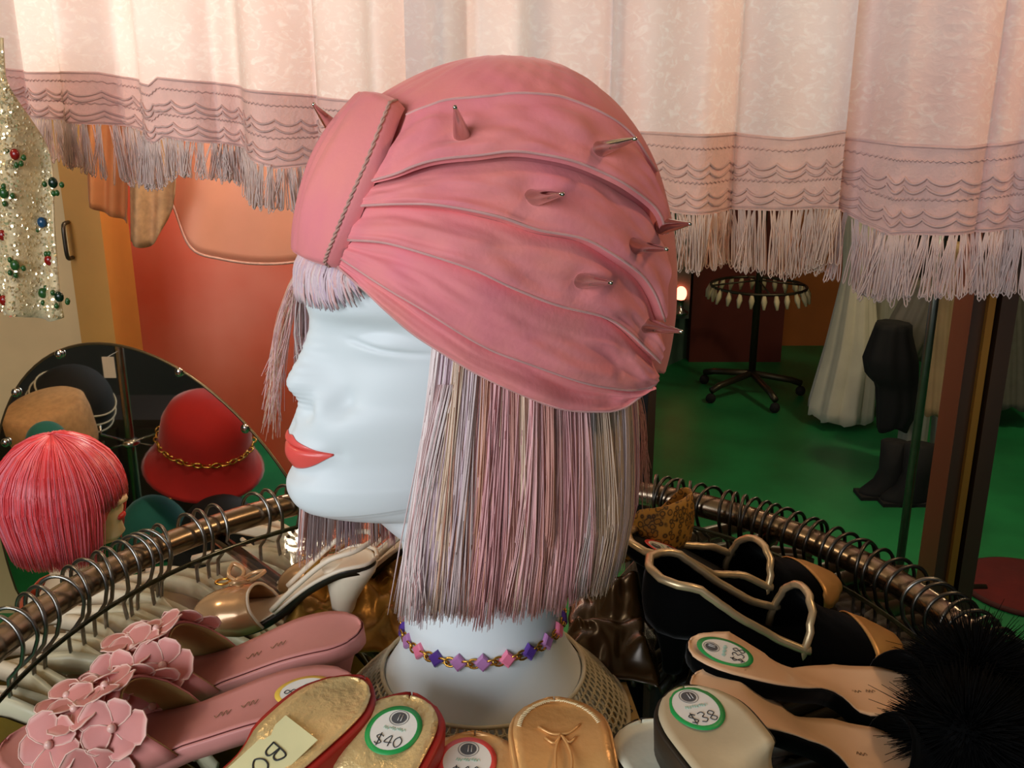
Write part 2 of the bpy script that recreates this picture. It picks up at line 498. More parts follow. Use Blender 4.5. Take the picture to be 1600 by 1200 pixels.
# rows: front pixel (u, v), half width, back s, section exponent, round?
HR = [(690, 150, .035, -.06, 2, 1), (600, 205, .062, -.085, 2, 1), (540, 275, .074, -.100, 2, 1), (505, 345, .079, -.106, 2, 1), (490, 400, .081, -.108, 1.95, 0), (484, 440, .081, -.108, 1.85, 0),
      (482, 472, .081, -.106, 1.75, 0), (486, 500, .080, -.104, 1.55, 0), (489, 530, .079, -.100, 1.5, 0), (494, 560, .078, -.096, 1.5, 0), (494, 590, .076, -.090, 1.55, 0),
      (487, 615, .074, -.084, 1.6, 0), (474, 634, .072, -.078, 1.65, 0), (464, 650, .070, -.074, 1.68, 0), (459, 668, .068, -.070, 1.7, 0), (460, 690, .0665, -.067, 1.7, 0),
      (461, 712, .065, -.065, 1.7, 0), (459, 728, .0635, -.064, 1.75, 0), (453, 745, .062, -.063, 1.8, 0), (450, 758, .061, -.062, 1.85, 0), (452, 773, .0595, -.062, 1.9, 0),
      (461, 787, .058, -.061, 1.95, 0), (480, 797, .057, -.061, 2, 0), (507, 802, .0565, -.060, 2, 0), (540, 803, .056, -.060, 2, 0), (572, 801, .0555, -.060, 2, 0)]
rows_k = []
for (u, v, W, B, q, rd) in HR:
    s, z = prof(u, v)
    if rd:
        e = s * math.cos(PSI); s = math.sqrt(max(e * e - (W * math.sin(PSI)) ** 2, 1e-4)) / math.cos(PSI)
    rows_k.append((s, z, W, B, q))


def neckrow(u_l, v, B=None):
    # round section whose left silhouette is at u_l
    P = at_y(u_l, v, HO.y); r = HO.x - P.x
    return (r, P.z, r * 0.985, -r if B is None else B, 2.0)


rows_k += [neckrow(603, 801), neckrow(620, 815), neckrow(628, 840), neckrow(632, 880), neckrow(633, 930), neckrow(631, 975), neckrow(622, 1008), neckrow(606, 1035), neckrow(588, 1060),
           neckrow(570, 1084), neckrow(560, 1108), (0.117, 0.002, 0.115, -0.117, 2.0)]
HK = np.array(rows_k)
NOSE = [(495, 0), (515, 3), (530, 8), (545, 15), (560, 23), (575, 31.5), (586, 37), (593, 39), (600, 38), (607, 34), (614, 27), (622, 18), (630, 10), (638, 6), (650, 3), (662, 0)]
NOSE = sorted([(zt(v), a * 0.00049) for v, a in NOSE])
SIGN = sorted([(zt(v), a) for v, a in [(500, .0095), (545, .0105), (575, .0135), (593, .0155), (620, .0145), (640, .008), (665, .005)]])
Z_EYE, Z_BROW, Z_WING, Z_MID, Z_CHIN = zt(525), zt(478), zt(624), zt(690), zt(758)
LIPW = 0.0285


def g_(z, c, s): return math.exp(-((z - c) / s) ** 2)


def lip_v(u):
    a = abs(u)
    top = 676.5 - 4.0 * math.exp(-((a - 0.2) / 0.13) ** 2) + 17 * a ** 1.7
    mid = 690.5 + 3.5 * a ** 2
    bot = 725 - 29 * a ** 2.6
    return top, mid, max(bot, mid + 0.01)


def face_disp(w, z):
    if z > zt(420) or z < zt(800): return 0.0
    a = abs(w); d = 0.0
    N = stab(NOSE, z)
    if N: d += N * math.exp(-(a / tab(SIGN, z)) ** 2.2)
    d += 0.0062 * g_(a, .0195, .0065) * g_(z, Z_WING, .0095)
    d -= 0.0036 * g_(a, .0275, .0050) * g_(z, Z_WING + .002, .009)
    d -= 0.0032 * g_(a, .0120, .0060) * g_(z, zt(642), .0055)
    d -= 0.0075 * g_(a, .036, .019) * g_(z, Z_EYE + .004, .014)          # socket
    d += 0.0030 * g_(a, .033, .022) * g_(z, Z_BROW - .003, .007)          # brow ridge
    d += 0.0065 * g_(a, .042, .0150) * g_(z, Z_EYE - .001, .0085)        # closed lid
    if .024 < a < .064:
        k_ = (a - .024) / .040; ze = Z_EYE + .0015 - .20 * (a - .024) - .0022 * math.sin(PI * k_)
        d -= 0.0034 * g_(z, ze, .0017) * math.sin(PI * k_) ** .6
    zc = Z_EYE + .0075 - 30 * (a - .043) ** 2
    d -= 0.0009 * g_(z, zc, .0018) * g_(a, .043, .013)
    d += 0.0035 * g_(a, .047, .017) * g_(z, zt(595), .016)                 # cheek
    u = w / LIPW
    if abs(u) < 1.25:
        t, m_, b = lip_v(max(-1, min(1, u))); zm = zt(m_); ztp = zt(t); zb = zt(b)
        k = max(0, 1 - (u / 1.12) ** 2) ** 0.8
        d += k * (0.0036 * g_(z, lerp(zm, ztp, .45), .0058) + 0.0048 * g_(z, lerp(zm, zb, .48), .0072))
        d -= k * 0.0030 * g_(z, zm, .0013)
        d -= k * 0.0020 * g_(z, zb - .004, .005)
        d -= 0.0010 * g_(w, 0, .004) * g_(z, zt(657), .006)                 # philtrum
    d -= 0.0022 * g_(a, LIPW + .001, .004) * g_(z, zt(694), .005)
    return d


def sec(F, W, B, q, th):
    c = 0.0
    if abs(th) <= PI / 2 + 1e-9:
        w = W * math.sin(th); e = 0.06; x = abs(w) / W
        x = (math.sqrt(x * x + e * e) - e) / (math.sqrt(1 + e * e) - e) if q < 1.99 else x
        return c + (F - c) * max(0, 1 - x ** q) ** (1 / q), w
    return c + (c - B) * math.cos(th), W * math.sin(th)


def head_row(x):
    m = len(HK); k = min(int(x), m - 2); t = x - k
    p = [HK[max(0, k - 1)], HK[k], HK[k + 1], HK[min(m - 1, k + 2)]]
    return 0.5 * (2 * p[1] + (p[2] - p[0]) * t + (2 * p[0] - 5 * p[1] + 4 * p[2] - p[3]) * t * t + (3 * p[1] - p[0] - 3 * p[2] + p[3]) * t ** 3)


FACE_S = []      # samples (z, F, W, q) for the front surface
xs = np.linspace(0, len(HK) - 1, 330)
for x in xs:
    r = head_row(x)
    if not FACE_S or r[1] < FACE_S[-1][0] - 1e-6: FACE_S.append((r[1], r[0], r[2], r[4], x))
FZ = np.array([f[0] for f in FACE_S][::-1]); FF = np.array([f[1] for f in FACE_S][::-1]); FWd = np.array([f[2] for f in FACE_S][::-1]); FQ = np.array([f[3] for f in FACE_S][::-1])


def face_s(w, z):
    F = np.interp(z, FZ, FF); W = np.interp(z, FZ, FWd); q = np.interp(z, FZ, FQ)
    if abs(w) > W * .98: return 0.0
    th = math.asin(w / W); return sec(F, W, 0, q, th)[0] + face_disp(w, z)


ths = [-PI / 2 + PI * i / 150 for i in range(151)] + [PI / 2 + PI * i / 46 for i in range(1, 46)]
man = thing('mannequin_head', 'white mannequin head in profile with closed eyes and coral red lips', 'mannequin head', (HO.x, HO.y, 0.0))
rows = []
nface = 22.0
for x in xs:
    F, z, W, B, q = head_row(x); row = []
    for th in ths:
        t2 = th if th <= PI / 2 else th
        s, w = sec(F, W, B, q, t2 if t2 <= PI / 2 else t2)
        if abs(th) < PI / 2 and x < nface: s += face_disp(w, z) * min(1, (nface - x) / 2)
        row.append(hw(s, w, z + 0.020 * (1 - math.cos(min(th, PI) if th <= PI else 2 * PI - th)) * max(0, 1 - abs(x - 22.5) / 4.5)))
    rows.append(row)
m = MB(); m.grid(rows, cu=True, capends=True)
M_PORC = mat('matt white mannequin paint', '#dfe5e7', 0.42, var=0.03, vscale=8, spec=0.35)
m.build('head', M_PORC, man)
M_LIP = mat('coral red lip paint', '#ee5a52', 0.35, var=0.06, vscale=60, coat=0.25)
for nm in ('upper_lip', 'lower_lip'):
    rows = []
    for j in range(13):
        k = j / 12; row = []
        for i in range(61):
            u = -1 + 2 * i / 60; t, mm, b = lip_v(u)
            v = lerp(t, mm, k) if nm == 'upper_lip' else lerp(mm, b, k)
            w = u * LIPW; z = zt(v)
            row.append(hw(face_s(w, z) + 0.0005, w, z))
        rows.append(row)
    m = MB(); m.grid(rows); m.build(nm, M_LIP, man, label='coral red painted ' + nm.replace('_', ' '), solid=0.0006)

# ================================================================== TURBAN
HS = 0.917
HOUT = [(455, 360), (458, 320), (470, 275), (500, 222), (560, 168), (640, 120), (700, 95), (780, 83), (860, 95), (930, 140), (985, 210), (1015, 290), (1030, 370), (1032, 440), (1026, 510), (1012, 570),
        (985, 630), (930, 680), (850, 705), (760, 700), (660, 660), (570, 585), (500, 490), (466, 415)]
HC = prof(748, 395)
pol = []
for u, v in HOUT:
    s, z = prof(u, v); s = HC[0] + (s - HC[0]) * HS
    pol.append((math.atan2(z - HC[1], s - HC[0]), math.hypot(s - HC[0], z - HC[1])))
pol.sort(); pa = np.array([p[0] for p in pol]); pr = np.array([p[1] for p in pol])
pa3 = np.concatenate([pa - 2 * PI, pa, pa + 2 * PI]); pr3 = np.concatenate([pr, pr, pr])
# smooth periodic outline
fa = np.linspace(-PI, PI, 361)[:-1]; fr_ = np.interp(fa, pa3, pr3)
for _ in range(12): fr_ = (np.roll(fr_, 1) + fr_ * 2 + np.roll(fr_, -1)) / 4
fa3 = np.concatenate([fa - 2 * PI, fa, fa + 2 * PI]); fr3 = np.concatenate([fr_] * 3)


def hat_r(ph): return float(np.interp(ph, fa3, fr3))


WH = 0.112; NH = 2.3


def hat_w(s, z):
    d = math.hypot(s - HC[0], z - HC[1]); r = hat_r(math.atan2(z - HC[1], s - HC[0]))
    rho = min(d / r, 0.9995); return WH * (1 - rho ** NH) ** (1 / NH), rho


def hat_p(ph, w, off=0.0):
    # point on the outline direction ph at lateral position w
    k = min(abs(w) / WH, 1); rho = max(0, 1 - k ** NH) ** (1 / NH); r = hat_r(ph)
    s = HC[0] + rho * r * math.cos(ph); z = HC[1] + rho * r * math.sin(ph)
    n = hat_n(s, z, w)
    return hw(s, w, z) + n * off


def hat_n(s, z, w):
    r = hat_r(math.atan2(z - HC[1], s - HC[0]))
    n = fw * ((s - HC[0]) / r ** 2) + Vector((0, 0, (z - HC[1]) / r ** 2)) + lw * (w / WH ** 2)
    return n.normalized()


def hat_pix(u, v):
    w = 0.08
    for _ in range(60):
        s, z = prof(u, v, w); w2, rho = hat_w(s, z); w = w * .6 + w2 * .4
    s, z = prof(u, v, w)
    w2, rho = hat_w(s, z)
    return s, z


hat = thing('velvet_turban', 'pink velvet turban studded with metal spikes on the mannequin head', 'turban', (HO.x, HO.y, zt(420)))
M_VEL = mat('pink velvet', '#ea8691', 0.75, sheen=0.55, sheen_col='#ffcfc8', var=0.18, vscale=22, bump=0.12, bscale=300, spec=0.12, col2='#f0928c')
M_VELE = mat('worn velvet fold edge', '#dba4a0', 0.85, sheen=0.6, sheen_col='#ffe0d8', var=0.15, vscale=60, spec=0.1)
# crown shell down to just above the hem plane
hf = prof(490, 405); hb = prof(1012, 575)


def hem_z(s): return lerp(hf[1], hb[1], (hf[0] - s) / (hf[0] - hb[0])) + 0.004


rows = []
for i in range(121):
    be = -PI / 2 + PI * i / 120; row = []
    for j in range(240):
        ph = -PI + 2 * PI * j / 240
        w = WH * math.sin(be); P = hat_p(ph, w, -0.0015)
        q = P - HO; s = q.dot(fw); z = P.z
        hz = hem_z(s)
        pk = 0.0
        if z > hz:
            # gathers fanning over the crown
            pk = 0.0034 * noise.noise(Vector((5 * q.dot(lw) / .1, 3.0, 0)) * 1.4) * math.sin(24 * math.atan2(q.dot(lw), s - HC[0] + 0.02)) * max(0, min(1, (z - zt(190)) / .03)) * max(0, 1 - (z - zt(190)) / .075)
        if z < hz: P = Vector((P.x, P.y, hz))
        row.append(P + Vector((0, 0, 1)) * 0 + hat_n(s, z, q.dot(lw)) * pk)
    rows.append(row)
m = MB(); m.grid(rows, cu=True); m.build('crown', M_VEL, hat)
PL = [
    [(640, 174), (675, 165), (710, 157), (750, 152), (790, 149), (835, 149), (875, 153), (930, 175), (975, 207), (1012, 262)],
    [(582, 290), (625, 282), (680, 265), (745, 257), (805, 252), (865, 260), (920, 277), (965, 302), (1005, 330), (1031, 368)],
    [(567, 325), (640, 324), (705, 330), (775, 345), (835, 365), (900, 377), (950, 405), (985, 430), (1007, 460), (1022, 500)],
    [(550, 377), (610, 382), (675, 400), (740, 422), (800, 450), (870, 477), (930, 492), (965, 512), (1000, 545), (1016, 560)],
    [(540, 405), (600, 440), (675, 482), (750, 530), (825, 562), (900, 590), (950, 600), (975, 602), (995, 600), (1010, 592)],
    [(535, 417), (575, 446), (650, 510), (720, 555), (800, 597), (865, 625), (925, 631), (960, 626), (985, 612), (1004, 597)],
]
PLs = []
for c in PL:
    c3 = spline([(u, v, 0) for u, v in c], 64)
    PLs.append([hat_pix(p.x, p.y) for p in c3])
spike_px = [((722, 216), (710, 167)), ((928, 238), (995, 218)), ((830, 312), (882, 305)), ((982, 385), (1042, 390)), ((898, 437), (957, 441)), ((1030, 354), (1075, 350)), ((1003, 506), (1066, 517)),
            ((530, 190), (493, 165))]
spk = [hat_pix(*b) for b, t in spike_px]
rw = random.Random(11)


def pleat(A, B, side, seed, first=False):
    rows = []; edge = []
    NV = 22
    for i in range(64):
        row = []; t = i / 63
        for j in range(NV + 1):
            v = j / NV
            s = lerp(A[i][0], B[i][0], v); z = lerp(A[i][1], B[i][1], v)
            w, rho = hat_w(s, z)
            if rho > 0.999: w = WH * (1 - .999 ** NH) ** (1 / NH)
            P = hw(s, w * side, z); n = hat_n(s, z, w * side)
            if v < 0.93: o = 0.0008 + 0.0082 * math.sin(PI / 2 * min(1, v / 0.80)) ** 0.8
            else: o = 0.0090 * math.sqrt(max(0, 1 - ((v - 0.93) / 0.07) ** 2))
            if first and v < .12: o = 0.005 * math.sqrt(max(0, 1 - ((.12 - v) / .12) ** 2)) + .0006
            elif first: o = max(o, 0.005)
            # soft wrinkles along the pleat and gathers at the band
            q = Vector((s * 9, z * 9, seed))
            k = min(1, v * 3) * (1 if v < .9 else 0.4)
            o += k * 0.0050 * (noise.noise(Vector((t * 4.2, v * 2.6, seed * 3.1))))
            o += k * 0.0018 * noise.noise(Vector((t * 11, v * 7, seed * 7.7)))
            o *= 0.45 + 0.55 * min(1, t / 0.16)
            for (ss, sz) in spk:
                d2 = (s - ss) ** 2 + (z - sz) ** 2
                o -= 0.0036 * math.exp(-d2 / .0085 ** 2)
            row.append(P + n * o)
        rows.append(row); edge.append(row[NV - 1] + (row[NV - 1] - row[NV - 3]) * 0.15)
    return rows, edge


for side in (1, -1):
    for k in range(5):
        A = PLs[k]; B = PLs[k + 1]
        rows, edge = pleat(A, B, side, k + (20 if side < 0 else 0), first=(k == 0))
        m = MB(); m.grid(rows); pl = m.build('pleat', M_VEL, hat)
        m = MB(); m.tube(edge, 0.0008, 6); m.build('fold_edge', M_VELE, pl, label='pale worn edge of the velvet pleat')
    m = MB(); e0 = [r[2] for r in pleat(PLs[0], PLs[1], side, 0 if side > 0 else 20, True)[0]]; m.tube(e0, 0.0008, 6); m.build('fold_edge', M_VELE, hat)
# front band
bpx = [(634, 172), (622, 205), (605, 250), (587, 292), (570, 332), (555, 368), (542, 398), (534, 418)]
bpt = []
for p in spline([(u, v, 0) for u, v in bpx], 34):
    s, z = hat_pix(p.x, p.y); w, _ = hat_w(s, z); bpt.append((math.atan2(z - HC[1], s - HC[0]), w))
rows = []; cordp = []
for i, (ph, w) in enumerate(bpt):
    row = []; t = i / 33
    for j in range(25):
        k = j / 24; ww = lerp(w, w - 0.062, k)
        o = 0.0085 + 0.0035 * math.sin(PI * k) + 0.0020 * noise.noise(Vector((t * 2.5, k * 5, 3))) + 0.0016 * math.exp(-((k - .72) / .03) ** 2)
        if k < .06: o = 0.002 + 0.0068 * math.sqrt(max(0, 1 - ((.06 - k) / .06) ** 2))
        if k > .94: o = 0.002 + 0.0068 * math.sqrt(max(0, 1 - ((k - .94) / .06) ** 2))
        if t < .06: o *= .55 + .45 * t / .06
        if t > .95: o *= .5 + .5 * (1 - t) / .05
        row.append(hat_p(ph, ww, o))
    rows.append(row); cordp.append(row[2])
m = MB(); m.grid(rows); bd = m.build('front_band', M_VEL, hat)
m = MB()
for ph0 in (0, PI):
    pts = []
    for i in range(120):
        x = i / 119 * 33; k = min(int(x), 32); p = cordp[k].lerp(cordp[k + 1], x - k); a = i * 0.75 + ph0
        pts.append(p + lw * 0.0007 * math.cos(a) + fw * 0.0007 * math.sin(a))
    m.tube(pts, 0.0007, 5)
m.build('band_cord', mat('beige twisted cord', '#d3a294', 0.8, var=0.3, vscale=150), bd, label='beige twisted cord along the band edge')
# spikes
M_SPK = mat('polished steel spike', '#cfc8c0', 0.12, 1.0)
for (b, t), (s, z) in zip(spike_px, spk):
    w, _ = hat_w(s, z); P = hw(s, w, z); n = hat_n(s, z, w)
    if b == (530, 190): P = hat_p(math.atan2(z - HC[1], s - HC[0]), -0.02, 0)
    d = ray(*t).normalized(); Lh = 0.034
    q = CAMP - P; bb = q.dot(d); cc = q.dot(q) - Lh * Lh; disc = bb * bb - cc
    tip = CAMP + d * (-bb - math.sqrt(disc)) if disc > 0 else CAMP + d * (-bb)
    if (tip - P).dot(n) < 0 and disc > 0: tip = CAMP + d * (-bb + math.sqrt(disc))
    ax = (tip - P).normalized(); P = P + n * 0.003 - ax * 0.002
    L = (tip - P).length
    fr2 = ax.to_track_quat('Z', 'Y').to_matrix()
    m = MB(); m.lathe([(0.0052, 0), (0.0054, 0.0015), (0.0048, 0.003), (0.0042, L * .25), (0.0026, L * .62), (0.0012, L * .92), (0.0011, L * .985), (0.0006, L)], P, 18, fr2)
    m.build('spike', M_SPK, hat, label='polished metal cone spike')

# ================================================================== WIG
wig = thing('pastel_wig', 'chin length pastel pink, lilac and blond wig worn under the turban', 'wig', (HO.x, HO.y, 0.1))
M_HAIR = mat('wig fibre', '#c9a0a4', 0.38, attr=True, var=0.12, vscale=40, spec=0.35, aniso=0.5, stretch=(60, 60, 2))
PALN = {'lilac': hx('#dcc2c9'), 'rose': hx('#e0a8a8'), 'pink': hx('#e9b9b6'), 'blond': hx('#e3c6ae'), 'ash': hx('#e2cbc9'), 'brown': hx('#d0998c'), 'orange': hx('#dca48c'), 'white': hx('#ead8d4'), 'violet': hx('#d0b2c4')}
HSC, HA, HB = -0.006, 0.100, 0.104
ZB = prof(730, 962, 0.09)[1]


def hair_pt(th, t, ztop, zbot, lay, fwd):
    z = lerp(ztop, zbot, t)
    k = 0.92 + 0.10 * math.sin(PI * min(1, t * 1.15) * .62) - 0.16 * max(0, t - .72) ** 1.3 * 2
    k *= lay
    s = HSC + HA * k * math.cos(th); w = HB * k * math.sin(th)
    s += fwd * t ** 1.3
    return hw(s, w, z)


def hem_at(th):
    s = HSC + HA * .92 * math.cos(th); w = abs(HB * .92 * math.sin(th))
    # hat hem height near this place
    return lerp(hf[1], hb[1], (hf[0] - s) / (hf[0] - hb[0])) + 0.006 - 0.010 * (w / .1)


def lockcol(deg, r):
    # colour along the near side, from the face edge to the back
    a = abs(deg)
    tabc = [(40, 'ash'), (46, 'white'), (52, 'lilac'), (58, 'ash'), (63, 'orange'), (68, 'rose'), (76, 'rose'), (82, 'pink'), (88, 'brown'), (93, 'rose'), (98, 'pink'), (103, 'white'), (108, 'blond'),
            (116, 'blond'), (122, 'ash'), (128, 'blond'), (134, 'rose'), (139, 'lilac'), (145, 'white'), (150, 'violet'), (157, 'rose'), (165, 'brown'), (180, 'rose')]
    nm = min(tabc, key=lambda q: abs(q[0] - a))[1]
    x = r.random()
    if x < .10: nm = r.choice(['rose', 'pink', 'lilac', 'blond', 'white', 'brown'])
    c = PALN[nm]; j = r.uniform(.93, 1.06); return (min(1, c[0] * j), min(1, c[1] * j), min(1, c[2] * j), 1)


rh = random.Random(5)
TH0 = 47
m = MB()
# under layer
for (a0, a1) in ((TH0 + 3, 360 - TH0 - 3),):
    rows = []
    for i in range(121):
        th = math.radians(lerp(a0, a1, i / 120)); zt_ = hem_at(th) + .02; dg = math.degrees(th); dg = dg if dg <= 180 else 360 - dg
        fwd = 0.030 * max(0, 1 - (dg - TH0) / 45)
        rows.append([hair_pt(th, j / 16, zt_, ZB + .006, 0.955 + 0.008 * noise.noise(Vector((th * 9, j * .2, 0))), fwd) for j in range(17)])
    cols = []
    n0 = len(m.v)
    m.grid(rows)
    for i in range(121):
        dg = lerp(a0, a1, i / 120); dg = dg if dg <= 180 else 360 - dg
        c = lockcol(dg, random.Random(i)); c = tuple(x * .95 for x in c[:3]) + (1,)
        for j in range(17): m.c[n0 + i * 17 + j] = c
m.build('under_layer', M_HAIR, wig, solid=0.002)
locks = []
for lk in range(150):
    dg = TH0 + (360 - TH0 - 33) * (lk + rh.uniform(-.45, .45)) / 149 - 0
    near = dg < 215
    locks.append((dg, 60 if near else 24))
for part, sel in (('near_side_hair', lambda d: d < 190), ('far_side_hair', lambda d: d >= 190)):
    m = MB()
    for dg, n in locks:
        if not sel(dg): continue
        da = dg if dg <= 180 else 360 - dg
        lay0 = 1 + rh.uniform(-.02, .025); dz0 = rh.gauss(0, .004); sw0 = rh.gauss(0, 1.6); lc = lockcol(da, rh)
        tipin = rh.uniform(-1.5, 1.5); wv0 = rh.uniform(0, 6.28)
        for q in range(n):
            d0 = dg + rh.gauss(0, 1.0); d1 = dg + sw0 + tipin + rh.gauss(0, 1.4) * (1.2 if q % 9 else 3)
            lay = lay0 + rh.gauss(0, .011)
            th0 = math.radians(d0); top = hem_at(th0) + 0.014 + (0.012 if da > 120 else 0)
            zb = ZB + dz0 + rh.gauss(0, .0028) + 0.022 * max(0, (da - 120) / 60) ** 1.5 * 0.6
            fwd = 0.030 * max(0, 1 - (da - TH0) / 45) if dg < 180 else 0.046 * max(0, 1 - (da - 33) / 50)
            if dg > 235: zb -= .026 * min(1, (dg - 235) / 30) - .014 * max(0, min(1, (dg - 295) / 25))
            c = lc if rh.random() < .8 else lockcol(da + rh.uniform(-8, 8), rh)
            j = rh.uniform(.93, 1.07); c = tuple(min(1, x * j) for x in c[:3]) + (1,)
            pts = []; rs = []
            for i in range(9):
                t = i / 8; th = math.radians(lerp(d0, d1, t ** 1.4))
                p = hair_pt(th, t, top, zb, lay * (1 + .010 * math.sin(5.5 * t + wv0) * t), fwd)
                pts.append(p); rs.append((0.00058 if t < .8 else lerp(.00058, .0002, (t - .8) / .2)))
            m.tube(pts, rs, 3, col=c)
    m.build(part, M_HAIR, wig, kind='stuff')
# bangs over the forehead
m = MB()
for i in range(420):
    w = rh.uniform(-.066, .064); z0 = zt(392) - .004 * abs(w) / .06; zb = zt(463) - rh.uniform(-.004, .004) - 0.003 * (w / .06)
    if w > .03: zb += (w - .03) * .6
    w1 = w + rh.gauss(0, .0025) + .003
    pts = []
    for k in range(6):
        t = k / 5; z = lerp(z0, zb, t); ww = lerp(w, w1, t)
        lift = 0.004 + 0.004 * math.sin(PI * t * .8)
        s = face_s(ww, z) + lift
        pts.append(hw(s, ww, z))
    nm = rh.choice(['lilac', 'lilac', 'violet', 'lilac', 'pink', 'ash']); c = PALN[nm]; j = rh.uniform(.85, 1.1)
    m.tube(pts, [.0008] * 5 + [.0003], 3, col=tuple(min(1, x * j) for x in c[:3]) + (1,))
m.build('bangs', M_HAIR, wig, kind='stuff')
# loose far-side strands in front of the orange wall, plus flyaways at the back
m = MB()
for i in range(150):
    w = -.062 + rh.uniform(-.012, .012); tight = i < 75
    u0 = 486 + rh.uniform(-20, 10); u1 = (472 if tight else 440) + rh.uniform(-14, 12); u2 = (474 if tight else 428) + rh.uniform(-16, 14) * (1 if tight else 1.3)
    v2 = (590 if tight else 640) + rh.uniform(-60, 50)
    pp = []
    for (u, v) in ((u0, 415), (lerp(u0, u1, .55), 460), (u1, 530), (u2, v2)):
        s, z = prof(u, v, w); pp.append(hw(s, w, z))
    nm = rh.choice(['white', 'pink', 'ash', 'lilac'] if tight else ['pink', 'orange', 'blond', 'pink']); c = PALN[nm]
    m.tube(spline(pp, 9), [.00042 if tight else .00026] * 8 + [.0002], 3, col=c)
for i in range(40):
    w = rh.uniform(.0, .04); u0 = 985 + rh.uniform(-15, 12); pp = []
    for (u, v) in ((u0, 590), (1000 + rh.uniform(-5, 10), 660), (1000 + rh.uniform(-8, 18), 740 + rh.uniform(-30, 60))):
        s, z = prof(u, v, w); pp.append(hw(s, w, z))
    m.tube(spline(pp, 8), .00028, 3, col=PALN['brown'])
for i in range(26):
    w = .085; u0 = 655 + rh.uniform(-8, 25); pp = []
    for (u, v) in ((u0 + 35, 600), (u0 + 8, 720), (u0 - 12 + rh.uniform(-8, 8), 860), (u0 - 18 + rh.uniform(-10, 12), 950 + rh.uniform(-40, 25))):
        s, z = prof(u, v, w * .98); pp.append(hw(s, w, z))
    m.tube(spline(pp, 9), .0004, 3, col=PALN[rh.choice(['white', 'pink', 'ash'])])
m.build('loose_strands', M_HAIR, wig, kind='stuff')

# ================================================================== NECKLACE
NZ = at_y(757, 961, HO.y).z
NR = 0.0605
nk = thing('gem_necklace', 'gold chain necklace with pink, purple and lilac diamond shapes', 'necklace', (HO.x, HO.y, NZ))
GC = [mat('pink enamel', '#f07f9e', 0.25, var=0.05), mat('purple enamel', '#5a3a8e', 0.2, var=0.05), mat('lilac enamel', '#b57aae', 0.25, var=0.05)]
seq = [0, 1, 2]
NG = 22
for i in range(NG):
    a = -PI / 2 + 2 * PI * (i + .1) / NG
    tl = 0.004 * math.cos(a)
    c = Vector((HO.x + NR * math.cos(a), HO.y + NR * math.sin(a), NZ + tl - .002))
    o = Vector((math.cos(a), math.sin(a), 0.25)).normalized(); tx = Vector((-math.sin(a), math.cos(a), 0)); up = o.cross(tx) * 1
    mt = GC[(i + 2) % 3]
    vs = []
    for (dx, dz) in ((0.0068, 0), (0, 0.0068), (-0.0068, 0), (0, -0.0068)): vs.append(c + tx * dx + up * dz)
    for (dx, dz) in ((0.0060, 0), (0, 0.0060), (-0.0060, 0), (0, -0.0060)): vs.append(c + tx * dx + up * dz + o * .002)
    for (dx, dz) in ((0.0045, 0), (0, 0.0045), (-0.0045, 0), (0, -0.0045)): vs.append(c + tx * dx + up * dz + o * .0028)
    fs = [(3, 2, 1, 0), (8, 9, 10, 11)] + [(k, (k + 1) % 4, 4 + (k + 1) % 4, 4 + k) for k in range(4)] + [(4 + k, 4 + (k + 1) % 4, 8 + (k + 1) % 4, 8 + k) for k in range(4)]
    q = MB(); q.add(vs, fs); q.build('gem', mt, nk, smooth=False)
    for kk in (.36, .64):
        a2 = a + 2 * PI / NG * kk
        c2 = Vector((HO.x + (NR + .001) * math.cos(a2), HO.y + (NR + .001) * math.sin(a2), NZ + 0.004 * math.cos(a2) - .002))
        tx2 = Vector((-math.sin(a2), math.cos(a2), 0)); o2 = Vector((math.cos(a2), math.sin(a2), 0)); sg = 1 if kk < .5 else -1
        q = MB(); q.tube([c2 + tx2 * .0042 * math.cos(b) + (Vector((0, 0, 1)) + o2 * .5 * sg).normalized() * .0030 * math.sin(b) for b in [2 * PI * x / 12 for x in range(12)]], .0008, 5, closed=True)
        q.build('chain_link', M_GOLD, nk)

# ================================================================== LACE COLLAR round the bust
m = MB()
lz0, lz1 = 0.055, 0.012
rr = random.Random(9)


def bust_r(z):
    zz = HK[26:, 1][::-1]; r = HK[26:, 0][::-1]; return float(np.interp(z, zz, r))


NB = 92; NL = 8
def lp(i, j):
    t = j / NL; a = 2 * PI * i / NB; z = lerp(0.042, 0.004, t); r = bust_r(max(z, .001)) + 0.003 + 0.012 * t
    return Vector((HO.x + r * math.cos(a), HO.y + r * math.sin(a), max(z, .003)))
for j in range(NL):
    for i in range(NB):
        c = (lp(i, j) + lp(i + 1, j + 1)) / 2
        pts = []
        for k in range(6):
            b = 2 * PI * k / 6; x = i + .5 + .56 * math.cos(b) + (.5 if j % 2 else 0); y = j + .5 + .56 * math.sin(b)
            t = max(0, min(1, y / NL)); a = 2 * PI * x / NB; z = lerp(.042, .004, t); r = bust_r(max(z, .001)) + .0025 + .012 * t
            pts.append((HO.x + r * math.cos(a), HO.y + r * math.sin(a), max(z, .003)))
        m.tube(pts, .0011, 4, closed=True)
for rowz, rad in ((0.0, .0018), (1.0, .0022)):
    m.tube([lp(i, rowz * NL) for i in range(NB)], rad, 5, closed=True)
m.build('lace_collar', mat('ecru crochet yarn', '#cdbf9f', 0.9, var=0.2, vscale=60, sheen=.2), None, label='cream crochet lace collar round the mannequin shoulders', cat='lace collar')
# ================================================================== FRINGED SHAWLS (hanging across the top)
CL = at_y(0, 200, 1.72); CR = at_y(1600, 300, 1.22)
cdir = Vector((CR.x - CL.x, CR.y - CL.y, 0)); CLEN = cdir.length; cdir.normalize()
cnor = Vector((cdir.y, -cdir.x, 0))            # towards the camera


